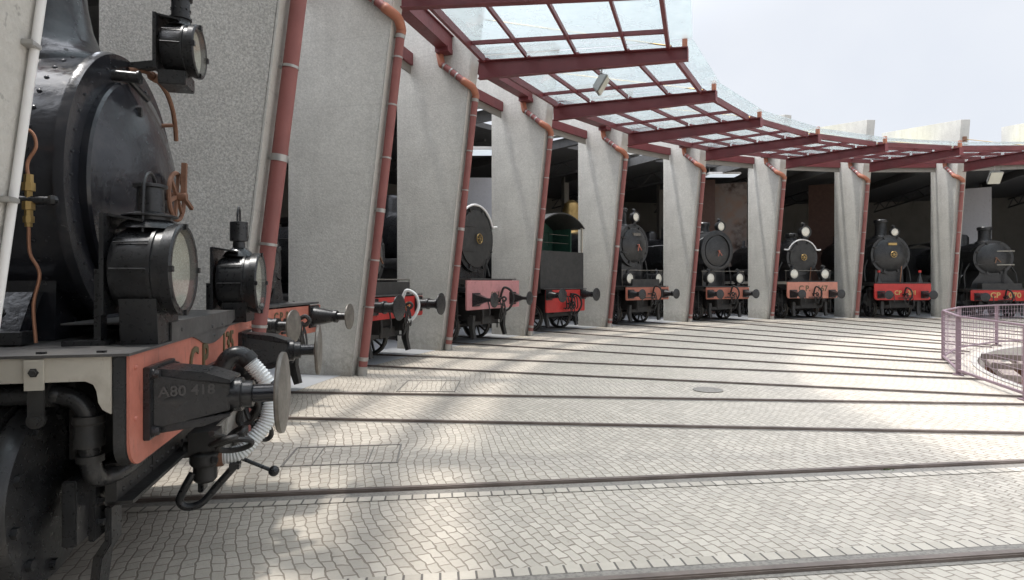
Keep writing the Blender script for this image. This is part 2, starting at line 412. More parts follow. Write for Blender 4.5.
# ------------------------------------------------------------------ piers
SLOPE = .1225; TH = .36; TOPZ = 8.95
PIER_LABEL = {-1:'concrete pier behind the camera side of the arc, nearest of all', 0:'concrete pier with a thin white conduit instead of a red downpipe',
 1:'pebbledash pier with thick red downpipe rising beside the lamps of the biggest locomotive',
 2:'tall grey pier with red downpipe between the second locomotive and the red beamed third one',
 3:'grey pier with red downpipe between the red beamed locomotive and the pink beamed one',
 4:'grey pier with red downpipe between the pink beamed locomotive and the black open cab',
 5:'grey pier between the black open cab and the locomotive with a red door handle',
 6:'grey pier between the red handled locomotive and the one with the wide ringed smokebox',
 7:'grey pier between the ringed smokebox locomotive and the one lettered C.P. 167',
 8:'grey pier between the locomotive lettered C.P. 167 and the gold bossed black one',
 9:'grey pier whose foot is partly hidden by the mauve railing'}
for k in range(0, 11):
    th = pang(k); r = prad(k); root = empty('concrete_pier', pol(r, th), th+PI)
    lab = PIER_LABEL.get(k, 'last grey pier of the row, beyond the locomotive numbered 070')
    tag(root, lab, 'pier', 'leaning concrete piers between the locomotive bays')
    poly = [(0,-.05), (-1.25,-.05), (-1.25,7.45), (-6,7.9), (-6,10.1), (TOPZ*SLOPE, TOPZ)]
    mb = MB(); mb.prism(poly, (0,-TH/2,0), (1,0,0), (0,0,1), (0,1,0), TH)
    mb.build('fin_wall', conc_rough if k <= 1 else conc, root, bevel=.012)
    # smooth rendered front strip, 6 mm proud of the slanted face
    mb = MB(); z1 = TOPZ
    mb.prism([(.0,0), (.02,0), (.02+TOPZ*SLOPE, TOPZ-.02), (TOPZ*SLOPE, TOPZ-.02)], (.0,-TH/2-.006,0), (1,0,0), (0,0,1), (0,1,0), TH+.012)
    mb.build('front_strip', conc_plain, root)
    mb = MB(); zz = 8.05; mb.box((zz*SLOPE+.05, 0, zz), (.06, .16, .3)); mb.cyl((zz*SLOPE+.05,-.05,zz), (zz*SLOPE+.16,-.05,zz), .035, n=8); mb.build('anchor_plate', rust, root, bevel=.006)
    if k == 0:
        mb = MB(); y = TH/2-.03
        mb.tube([(.04+z*SLOPE, y, z) for z in (0, 3, 6, 8.5)], .0145, 12); cd = mb.build('conduit', white_paint, root)
        for z in (.7, 1.45, 2.0, 2.55, 3.2, 4, 5): mb = MB(); mb.box((.035+z*SLOPE, y-.02, z), (.045, .06, .02)); mb.build('bracket', clamp, cd, bevel=.003)
        continue
    pr = .08; x0 = .135; zt = 6.22
    mb = MB(); mb.cyl((x0+.12*SLOPE, 0, .12), (x0+zt*SLOPE, 0, zt), pr, n=20)
    A = V((x0+zt*SLOPE, 0, zt)); B = V((x0+zt*SLOPE-.0, -.16, zt+.17)); Bb = V((x0+zt*SLOPE-.13, -TH/2-.10, zt+.27)); C2 = V((.12, -TH/2-.11, 7.02)); D2 = V((.06, -TH/2-.11, 7.3))
    B2 = Bb.lerp(C2, .06); mb.cyl(B2, C2, pr*.97, n=20)
    dp = mb.build('downpipe', pipe_red, root)
    mb = MB(); mb.tube(bez([A-V((.01,0,.06)), A+V((.004,0,.04)), B, Bb, B2, B2.lerp(C2,.05)], 5), pr*1.12, 16); mb.build('elbow', pipe_new, dp); mb = MB()
    mb.tube(bez([C2.lerp(B2,.06), C2, D2, D2+V((0,0,.08))], 4), pr*1.1, 16)
    mb.build('elbow', pipe_new, dp)
    mb = MB(); mb.cyl((x0, 0, 0), (x0+.12*SLOPE, 0, .16), pr*1.18, n=16); mb.build('shoe', clamp, dp)
    for i, z in enumerate((.3, 1.25, 2.1, 3.0, 3.95, 4.9, 5.75, 6.12)):
        c = V((x0+z*SLOPE, 0, z)); ax = V((SLOPE, 0, 1)); w = .035 if i in (0, 3, 7) else .014
        mb = MB(); mb.rev([(-w, pr*1.09), (w, pr*1.09)], c, ax, 20)
        mb.box(c-V((.09,0,0)), (.07, .03, .025)); mb.build('pipe_clamp', clamp, dp)
    mb = MB()
    for t in (.3, .55, .85):
        c = B2.lerp(C2, t); mb.rev([(-.02, pr*1.1), (.02, pr*1.1)], c, C2-B2, 16)
    mb.build('pipe_clamp', clamp, dp)

# ------------------------------------------------------------------ canopy
ZB0, ZB1 = 6.62, 6.36           # underside of radial beams at pier and tip
can = empty('glass_canopy', (OX, OY, 0)); tag(can, 'curved canopy of dark red steel beams and dirty glass hung along the pier tops', 'canopy')
K0, K1 = -3, 11
def C3(r, th, z): return V((r*math.cos(th), r*math.sin(th), z))
RO = R-.87; LEN = 4.9
def ztop(r): return 7.06-(RO-r)/LEN*.42     # top of the radial beams
for k in range(K0, K1+1):
    th = pang(k); d = V((math.cos(th), math.sin(th), 0)); n = V((-d.y, d.x, 0))
    a = RO+(.9 if k < 0 else .0)
    # I beam with tapering web
    mb = MB()
    for (r0, r1) in ((a, RO-LEN),):
        zt0, zt1 = ztop(r0), ztop(r1); zb0, zb1 = ZB0, ZB1
        mb.bar(d*r0+V((0,0,zt0-.01)), d*r1+V((0,0,zt1-.01)), .15, .02)
        mb.bar(d*r0+V((0,0,zb0+.01)), d*r1+V((0,0,zb1+.01)), .15, .02)
        mb.prism([(r0, zb0+.02), (r0, zt0-.02), (r1, zt1-.02), (r1, zb1+.02)], -n*.006, d, (0,0,1), n, .012)
    mb.bar(d*(RO-LEN)+V((0,0,ZB1)), d*(RO-LEN)+V((0,0,ztop(RO-LEN)+.0)), .15, .02, up=d)
    mb.build('radial_beam', steel_red, can)
    mb = MB(); e = d*(RO-LEN+.06); mb.box(e+V((0,0,ztop(RO-LEN)+.13)), (.1,.1,.26), Matrix.Rotation(th, 3, 'Z')); mb.build('glass_bracket', pipe_new, can, bevel=.008)
    # tie rod from the anchor plate down to the tip
    if 0 <= k <= 10:
        mb = MB(); zz = 8.05; mb.tube([d*(prad(k)-zz*SLOPE-.15)+V((0,0,zz)), d*(RO-LEN+.35)+V((0,0,ztop(RO-LEN)+.08))], .016, 6); mb.build('tie_rod', brass, can)
RP = [RO-.15, RO-1.25, RO-2.45, RO-3.6, RO-LEN+.40]      # purlin radii
GO = RO-LEN-.10
for k in range(K0, K1):
    t0, t1 = pang(k), pang(k+1)
    def at(r, f, z):   # straight chord between the two beams
        c = math.cos((t1-t0)/2); p0 = C3(r, t0, 0); p1 = C3(r, t1, 0); p = p0.lerp(p1, f); p.z = z; return p
    for i, r in enumerate(RP):
        z = ztop(r)+.05
        mb = MB(); f0 = .02
        big = i in (0, 4)
        mb.bar(at(r, f0, z-(.01 if not big else .03)), at(r, 1-f0, z-(.01 if not big else .03)), .075 if big else .055, .17 if big else .10)
        mb.build('purlin', steel_red, can)
    for f in (.20, .52, .80) if False else (.22, .76):
        mb = MB(); ra, rb = RP[0], RP[-1]
        mb.bar(at(ra, f, ztop(ra)+.075), at(rb, f, ztop(rb)+.075), .06, .085); mb.build('rafter', steel_red, can)
    rr = [RP[0]+.1]+RP[1:]+[GO]
    for i in range(5):
        ra, rb = rr[i], rr[i+1]; lift = .035 if i == 4 else 0
        if i == 4: ra += .03; za, zb = ztop(ra)+.16, ztop(rb)+.17
        else: za, zb = ztop(ra)+.125, ztop(rb)+.125
        p = [at(ra, .012, za), at(ra, .988, za), at(rb, .012, zb), at(rb, .988, zb)]
        mb = MB(); mb.add(p+[q+V((0,0,.012)) for q in p], [(0,1,3,2),(4,6,7,5),(0,4,5,1),(1,5,7,3),(3,7,6,2),(2,6,4,0)])
        mb.build('glass_pane', roof_glass, can, smooth=False)
    # gutter beam along the piers, channel with folded lip
    rg = R-.06; m0, m1 = .045, .955
    mb = MB(); mb.bar(at(rg, m0, 7.36), at(rg, m1, 7.36), .30, .02); mb.bar(at(rg-.15, m0, 7.52), at(rg-.15, m1, 7.52), .012, .34); mb.bar(at(rg+.15, m0, 7.52), at(rg+.15, m1, 7.52), .012, .34)
    mb.bar(at(rg-.18, m0, 7.69), at(rg-.18, m1, 7.69), .05, .02)
    mb.box(at(rg, m1-.035, 7.31), (.34, .34, .12), Matrix.Rotation((t0+t1)/2, 3, 'Z'))
    mb.build('gutter_beam', steel_red, can)
    mb = MB(); rg = R+.95; mb.bar(at(rg, m0, 7.3), at(rg, m1, 7.3), .1, .3); mb.build('header_beam', steel_red, can)
    mb = MB(); rg = R+.99; mb.bar(at(rg, m0, 7.05), at(rg, m1, 7.05), .04, .20); mb.build('header_board', panel_grey, can)

# ------------------------------------------------------------------ shed
shed = empty('engine_shed', (OX, OY, 0)); tag(shed, 'dark curved engine shed behind the piers with pale fins above its roof', 'building')
def ssector(name, mat, r0, r1, a0, a1, z, thick):
    o = sector(name, mat, r0, r1, a0, a1, z, 40, None, None, thick); o.parent = shed; o.matrix_parent_inverse = Matrix.Translation((-OX, -OY, 0)); return o
ssector('roof_slab', roof_m, R+3.6, R+17.3, AL, AR, 7.7, .2)
def wall(name, mat, r0, a0, a1, z0, z1, th=.2):
    mb = MB(); n = 40; vs = []; fs = []
    for i in range(n+1):
        a = a0+(a1-a0)*i/n
        for r in (r0, r0+th):
            for z in (z0, z1): vs.append(C3(r, a, z))
    for i in range(n):
        b = 4*i; fs += [(b, b+4, b+5, b+1), (b+2, b+3, b+7, b+6), (b+1, b+5, b+7, b+3), (b, b+2, b+6, b+4)]
    fs += [(0, 1, 3, 2), (4*n, 4*n+2, 4*n+3, 4*n+1)]
    mb.add(vs, fs); return mb.build(name, mat, shed)
wall('back_wall', panel_grey, R+17, AL, AR, 0, 7.5)
for a in (AL, AR):
    mb = MB(); d = V((math.cos(a), math.sin(a), 0)); mb.bar(d*(R+1)+V((0,0,3.75)), d*(R+17)+V((0,0,3.75)), .2, 7.5); mb.build('end_wall', panel_grey, shed)
for k in range(0, 12):      # interior columns and ceiling ribs
    th = ang(k)
    mb = MB(); mb.box(C3(R+9.0, th, 3.72), (.3, .3, 7.44), Matrix.Rotation(th, 3, 'Z')); mb.build('column', panel_grey, shed)
    mb = MB(); d = V((math.cos(th), math.sin(th), 0)); mb.bar(d*(R+1.3)+V((0,0,7.3)), d*(R+9)+V((0,0,7.3)), .2, .36); mb.build('ceiling_rib', roof_m, shed)
for k in range(0, 11):
    th = ang(k+.5); d = V((math.cos(th), math.sin(th), 0)); mb = MB()
    p0 = d*(R+4.3)+V((0,0,6.75)); p1 = d*(R+16.5)+V((0,0,6.75)); up = V((0,0,.55)); mb.bar(p0, p1, .08, .08); mb.bar(p0+up, p1+up, .08, .08)
    for j in range(12): a_ = p0.lerp(p1, j/12); b_ = p0.lerp(p1, (j+1)/12); mb.bar(a_+(up if j % 2 else V()), b_+(V() if j % 2 else up), .045, .045)
    mb.build('roof_truss', roof_m, shed)
# yellow-green roof sheets seen between the fins
for k in (7, 8, 9):
    t0, t1 = ang(k)-.012, ang(k+1)+.012
    mb = MB(); p = [C3(R+1.4, t0, 8.2), C3(R+1.4, t1, 8.1), C3(R+5.0, t1, 8.85), C3(R+5.0, t0, 9.0)]
    mb.add(p+[q-V((0,0,.04)) for q in p], [(0,1,2,3),(7,6,5,4),(0,4,5,1),(1,5,6,2),(2,6,7,3),(3,7,4,0)]); mb.build('roof_sheet', yellow_m, shed, smooth=False)

def ray(u, Y): return V(((u-512)/593.3*Y, Y, 0))
def board(name, label, cat, u, Y, w, z0, z1, mat, grp=None, rz=None, frame=None):
    p = ray(u, Y); rz = math.atan2(p.y, p.x)+PI if rz is None else rz
    root = empty(name, (p.x, p.y, 0), rz); tag(root, label, cat, grp)
    mb = MB(); mb.box((0,0,(z0+z1)/2), (.05, w, z1-z0)); mb.build('panel', mat, root, bevel=.005)
    mb = MB()
    for s in (-1, 1): mb.box((-.06, s*(w/2-.08), (z1-.02)/2), (.06,.06,z1-.02)); mb.box((.0, s*(w/2-.08), .05), (.5,.06,.05))
    mb.build('support', roof_m, root)
    return root
board('display_board', 'brown boarded panel deep inside the bay of the ringed smokebox locomotive', 'display board', 704, 31, 1.1, .0, 7.0, panel_brown, 'tall display boards inside the shed')
board('display_board', 'brown boarded panel deep inside the bay of the locomotive lettered C.P. 167', 'display board', 822, 33, 1.35, .0, 7.1, panel_brown, 'tall display boards inside the shed')
board('wall_poster', 'poster of bronze coloured machinery above the ringed smokebox locomotive', 'poster', 728, 32, 1.9, 2.5, 7.0, poster_m)
board('display_board', 'plain white board high behind the chimney of the locomotive numbered 070', 'display board', 976, 33, 1.35, .0, 6.9, panel_w, 'tall display boards inside the shed')
board('display_board', 'white board behind the pink beamed locomotive, above its rounded smokebox', 'display board', 487, 24, 1.6, .0, 5.9, panel_w, 'tall display boards inside the shed')
# ceiling lights
for u, Y, z, w, lab in ((722, 30, 7.05, 1.6, 'pale ceiling light panel at the top of the bay of the ringed smokebox locomotive'), (484, 20, 6.05, 1.2, 'pale ceiling light panel above the pink beamed locomotive')):
    p = ray(u, Y); root = empty('ceiling_light', (p.x, p.y, z)); tag(root, lab, 'ceiling light', 'ceiling light panels in the shed')
    mb = MB(); mb.box((0,0,.06), (w, .9, .1)); mb.build('tray', white_paint, root, bevel=.01)
    mb = MB(); mb.box((0,0,0), (w-.1, .8, .03)); o = mb.build('diffuser', MATS.setdefault('glow', None) or white_paint, root)
    mb = MB()
    for s in (-1, 1): mb.cyl((s*w*.4,0,.1), (s*w*.4,0,7.45-z), .01, n=6)
    mb.build('hanger', clamp, root)
    glow_parts = globals().setdefault('GLOW', []); glow_parts.append(o)
gm, gt, gb = nt('lit_diffuser'); gb.inputs['Base Color'].default_value = (.7,.72,.75,1); gb.inputs['Emission Color'].default_value = (.75,.83,.9,1); gb.inputs['Emission Strength'].default_value = .6
for o in GLOW: o.data.materials[0] = gm

# ------------------------------------------------------------------ railing round the turntable
RR = 10.68; A1 = math.radians(155.7); DA = math.radians(12.9)
def rail_pt(i): return pol(RR, A1-i*DA)
rl = empty('turntable_railing', (OX, OY, 0)); tag(rl, 'mauve steel railing with square mesh panels curving round the turntable pit', 'railing')
off = V((-OX, -OY, 0))
for i in range(-4, 8):
    p = rail_pt(i)+off; a = A1-i*DA
    mb = MB(); mb.box(p+V((0,0,.53)), (.07,.05,1.06), Matrix.Rotation(a, 3, 'Z')); mb.box(p+V((0,0,.01)), (.15,.15,.02), Matrix.Rotation(a, 3, 'Z')); mb.build('post', mauve, rl, bevel=.004)
for i in range(-4, 7):
    p = rail_pt(i)+off; q = rail_pt(i+1)+off
    mb = MB(); mb.bar(p+V((0,0,1.075)), q+V((0,0,1.075)), .048, .03); mb.build('top_rail', mauve, rl, bevel=.004)
    mb = MB(); mb.bar(p+V((0,0,.09)), q+V((0,0,.09)), .04, .04); mb.build('bottom_rail', mauve, rl, bevel=.004)
    mb = MB(); L = (q-p).length; nn = int(L/.125)
    for j in range(1, nn): c = p.lerp(q, j/nn); mb.bar(c+V((0,0,.11)), c+V((0,0,1.055)), .0045, .0045, up=(q-p))
    for j in range(1, 9): mb.bar(p+V((0,0,.1+j*.107)), q+V((0,0,.1+j*.107)), .0045, .0045)
    mb.build('mesh_panel', mesh_m, rl, smooth=False)

# turntable bridge
tb_a = math.radians(147); d = V((math.cos(tb_a), math.sin(tb_a), 0)); n = V((-d.y, d.x, 0))
tt = empty('turntable_bridge', (OX, OY, 0), 0); tag(tt, 'weathered timber and steel end of the turntable bridge inside the railing', 'turntable')
for s in (-1, 1):
    mb = MB(); mb.bar(d*-9.9+n*(s*1.1)+V((0,0,-.2)), d*9.9+n*(s*1.1)+V((0,0,-.2)), .3, .3); mb.build('girder', rust, tt, bevel=.01)
    mb = MB(); mb.bar(d*-10+n*(s*G2)+V((0,0,.13)), d*10+n*(s*G2)+V((0,0,.13)), .065, .11); mb.build('rail', rail_m, tt, bevel=.008)
for i in range(41):
    c = d*(-9.8+i*.49); mb = MB(); mb.bar(c-n*(1.7+random.random()*.15)+V((0,0,.015)), c+n*(1.7+random.random()*.15)+V((0,0,.015)), .25, .12, up=V((0,0,1))); mb.build('sleeper', timber, tt, bevel=.012)

# manhole, paving hatches
for (x, y, s, nm, lab) in ((3.08, 9.33, .23, 'manhole_cover', 'small round iron manhole cover flush with the pale setts'),):
    mb = MB(); mb.rev([(0, s), (.010, s), (.012, s-.02)], (0,0,0), (0,0,1), 32)
    o = mb.build(nm, gravel); o.location = (x, y, .002); tag(o, lab, 'manhole cover')
def hatch(u, v, w, l, rz, lab):
    Y = 1017/(v-281.25); p = ray(u, Y); mb = MB()
    for s in (-1, 1): mb.box((s*w/2, 0, .004), (.018, l+.018, .008)); mb.box((0, s*l/2, .004), (w-.02, .018, .0075))
    for s in (-1, 1): mb.box((s*w*.24, 0, .003), (.01, l-.05, .006))
    o = mb.build('floor_hatch', gravel); o.location = (p.x, p.y, 0); o.rotation_euler.z = rz
    tag(o, lab, 'hatch', 'narrow hatches let into the setts')
hatch(345, 455, 1.05, .62, .12, 'narrow rectangular hatch frame in the setts, beside the ribbed white hose')
hatch(430, 386, .9, 1.0, .0, 'rectangular hatch frame in the setts in front of the third bay')

leafm = paint('weed_green', (.09,.13,.035), .7, var=.3)
def weed(u, v, s_, lab):
    Y = 1017/(v-281.25); p = ray(u, Y); mb = MB(); rnd = random.Random(u)
    for i in range(26):
        a = rnd.random()*2*PI; L = s_*(.4+rnd.random()); w_ = .006; c = V((rnd.gauss(0,.03), rnd.gauss(0,.012), 0)); d = V((math.cos(a), math.sin(a), .5+rnd.random())).normalized()
        e = V((-math.sin(a), math.cos(a), 0))*w_
        mb.add([c-e, c+e, c+d*L*.6+e*1.4, c+d*L*.6-e*1.4, c+d*L+V((0,0,-.2*L))], [(0,1,2,3),(3,2,4)])
    o = mb.build('weed', leafm, smooth=False); o.location = (p.x, p.y, .004); tag(o, lab, 'weed', 'weeds in the paving joints')
weed(803, 568, .028, 'green weed beside the rail with the row of cut border setts')
weed(886, 470, .02, 'small weed by the inner rail of the biggest locomotive, towards the railing')
# ------------------------------------------------------------------ floodlights hung from the canopy
def flood(p, rz, lab, sc=1.0):
    root = empty('floodlight', p, rz); tag(root, lab, 'floodlight', 'floodlights hanging from the canopy beams')
    mb = MB(); mb.cyl((0,0,0), (0,0,-.14*sc), .014, n=8); mb.box((0,0,-.16*sc), (.05, .3*sc, .02)); 
    mb.build('yoke', clamp, root)
    rot = Matrix.Rotation(math.radians(32), 3, 'Y')
    def Q(x, y, z): return (rot @ V((x, y, z)))*sc+V((0,0,-.36*sc))
    mb = MB(); vs = [Q(*c) for c in ((.06,-.2,-.24),(.06,.2,-.24),(.06,.2,.2),(.06,-.2,.2),(-.12,-.14,-.17),(-.12,.14,-.17),(-.12,.14,.14),(-.12,-.14,.14))]
    mb.add(vs, [(0,1,2,3),(7,6,5,4),(0,4,5,1),(1,5,6,2),(2,6,7,3),(3,7,4,0)]); mb.build('housing', flood_m, root, bevel=.02)
    mb = MB(); vs = [Q(*c) for c in ((.065,-.18,-.22),(.065,.18,-.22),(.065,.18,.18),(.065,-.18,.18),(.075,-.18,-.22),(.075,.18,-.22),(.075,.18,.18),(.075,-.18,.18))]
    mb.add(vs, [(0,1,2,3),(7,6,5,4),(0,4,5,1),(1,5,6,2),(2,6,7,3),(3,7,4,0)]); mb.build('front_glass', flood_g, root, bevel=.004)
th = pang(3); q = pol(RO-3.05, th); flood((q.x, q.y, 6.48), math.radians(-15), 'grey floodlight seen edge on, hanging below the wide end of the canopy')
th = pang(9); q = pol(RO-2.0, th); flood((q.x, q.y, 6.5), math.radians(-100), 'pale square floodlight hanging above the locomotive numbered 070', 1.25)

# ------------------------------------------------------------------ locomotives
def beam_poly(w, z0, z1, rc=.1):
    pts = [(-w, z1)]
    for s, a0 in ((-1, PI), (1, 1.5*PI)):
        cx = s*(w-rc)
        for i in range(6): a = a0+i*PI/10; pts.append((cx+rc*math.cos(a), z0+rc+rc*math.sin(a)))
    pts.append((w, z1)); return pts
def wheel(root, x, y, r, mat=black_old):
    s = 1 if y > 0 else -1; mb = MB()
    mb.tube(arc((x, y, r), r-.035, 0, 2*PI*31/32, 31, 'xz'), .05, 8, closed=True)
    mb.cyl((x, y-.06, r), (x, y+.06, r), r*.22, n=14)
    for i in range(10):
        a = 2*PI*i/10; mb.bar((x+math.cos(a)*r*.15, y, r+math.sin(a)*r*.15), (x+math.cos(a)*(r-.05), y, r+math.sin(a)*(r-.05)), .035, .05, up=V((0,1,0)))
    w = mb.build('wheel', mat, root)
    mb = MB(); mb.rev([(-.055, r-.02), (-.055, r+.0), (.045, r+.0), (.055, r+.022), (.075, r+.022), (.075, r-.02)], (x, y, r), (0, -s, 0), 32, cap=False); mb.build('tyre', bare, w)
    return w
def buffer_(root, y, z, hr=.21, style=0, headmat=black):
    mb = MB()
    if style == 0:
        mb.box((-.585, y, z), (.03, .34, .34)); mb.rev([(0,.15),(.04,.145),(.30,.085),(.31,.098),(.36,.098),(.361,.06),(.57,.055)], (-.57, y, z), (1,0,0), 20)
    elif style == 1:   # pyramid casting
        mb.box((-.585, y, z), (.03, .36, .36)); mb.rev([(0,.21),(.05,.19),(.34,.06),(.57,.05)], (-.57, y, z), (1,0,0), 4, rot=PI/4); mb.cyl((-.3,y,z),(-.01,y,z),.05)
    else:
        mb.box((-.585, y, z), (.03, .34, .34)); mb.rev([(0,.11),(.2,.11),(.21,.13),(.25,.13),(.26,.10),(.42,.10),(.43,.12),(.46,.12),(.47,.07),(.57,.07)], (-.57, y, z), (1,0,0), 20)
    mb.hexes([(-.57, y+a, z+b) for a in (-.13,.13) for b in (-.13,.13)], (1,0,0), .018, .02)
    b = mb.build('buffer', black, root, bevel=.003 if style == 0 else 0)
    mb = MB(); mb.rev([(-.045, .06), (-.035, hr*.9), (-.03, hr), (-.012, hr), (0, hr*.6), (.004, .02)], (0, y, z), (1,0,0), 32); mb.build('buffer_head', headmat, b)
def coupling(root, z, hose=None, side=.25):
    mb = MB()
    mb.tube(bez([(-.6,0,z), (-.42,0,z+.01), (-.30,0,z+.06), (-.24,0,z+.0), (-.30,0,z-.06), (-.36,0,z-.03)], 5), .03, 8)
    for i in range(4):
        c = (-.34-.03*i, (-1)**i*.01, z-.12-i*.11)
        if i % 2: mb.tube([(c[0]+.045*math.cos(a)*.6, c[1], c[2]+.08*math.sin(a)) for a in [2*PI*j/12 for j in range(12)]], .014, 6, closed=True)
        else: mb.tube([(c[0], c[1]+.045*math.cos(a), c[2]+.08*math.sin(a)) for a in [2*PI*j/12 for j in range(12)]], .014, 6, closed=True)
    mb.tube(bez([(-.36,-.12,z-.05), (-.3,-.1,z-.3), (-.3,.05,z-.42), (-.34,.12,z-.2), (-.4,.13,z-.02)], 6), .014, 6)
    mb.cyl((-.5,-.28,z-.15),(-.5,.28,z-.15), .02, n=8)
    mb.build('coupling', black_old, root)
    if hose is not None:
        mb = MB(); mb.tube(bez([(-.58,side,z-.1), (-.5,side,z+.2), (-.42,side+.02,z+.32), (-.26,side+.1,z+.22), (-.2,side+.12,z-.02), (-.27,side+.05,z-.25), (-.4,side-.02,z-.36)], 7), .034, 10)
        mb.build('brake_hose', hose, root)
def lamp(root, x, y, z, r=.14, handle=True, mat=black, lens=lens_m, name='headlamp', post=0):
    mb = MB(); L = r*1.5
    mb.rev([(0, r*.55), (L*.25, r*.9), (L*.85, r*.95), (L*.86, r*1.06), (L, r*1.06), (L, r*.9), (L*.9, r*.88)], (x-L, y, z), (1,0,0), 24, cap=False)
    mb.rev([(0, r*.56), (.004, r*.56)], (x-L, y, z), (1,0,0), 16)
    mb.rev([(0, r*.4), (r*.25, r*.3), (r*.5, r*.3), (r*.52, r*.45), (r*.6, r*.45), (r*.8, r*.1)], (x-L*.5, y, z+r*.85), (0,0,1), 12)
    if handle: mb.tube(arc((x-L*.5, y, z+r*1.3), r*.42, 0, PI, 8, 'yz'), r*.05, 6)
    mb.box((x-L*.5, y, z-r*1.15-post/2), (r*.5, r*.7, r*.5+post))
    h = mb.build(name, mat, root)
    mb = MB(); mb.rev([(0, r*.88), (r*.1, r*.7), (r*.16, r*.3), (r*.17, .001)], (x-L*.12, y, z), (1,0,0), 24); mb.build('lens', lens, h)
    return h

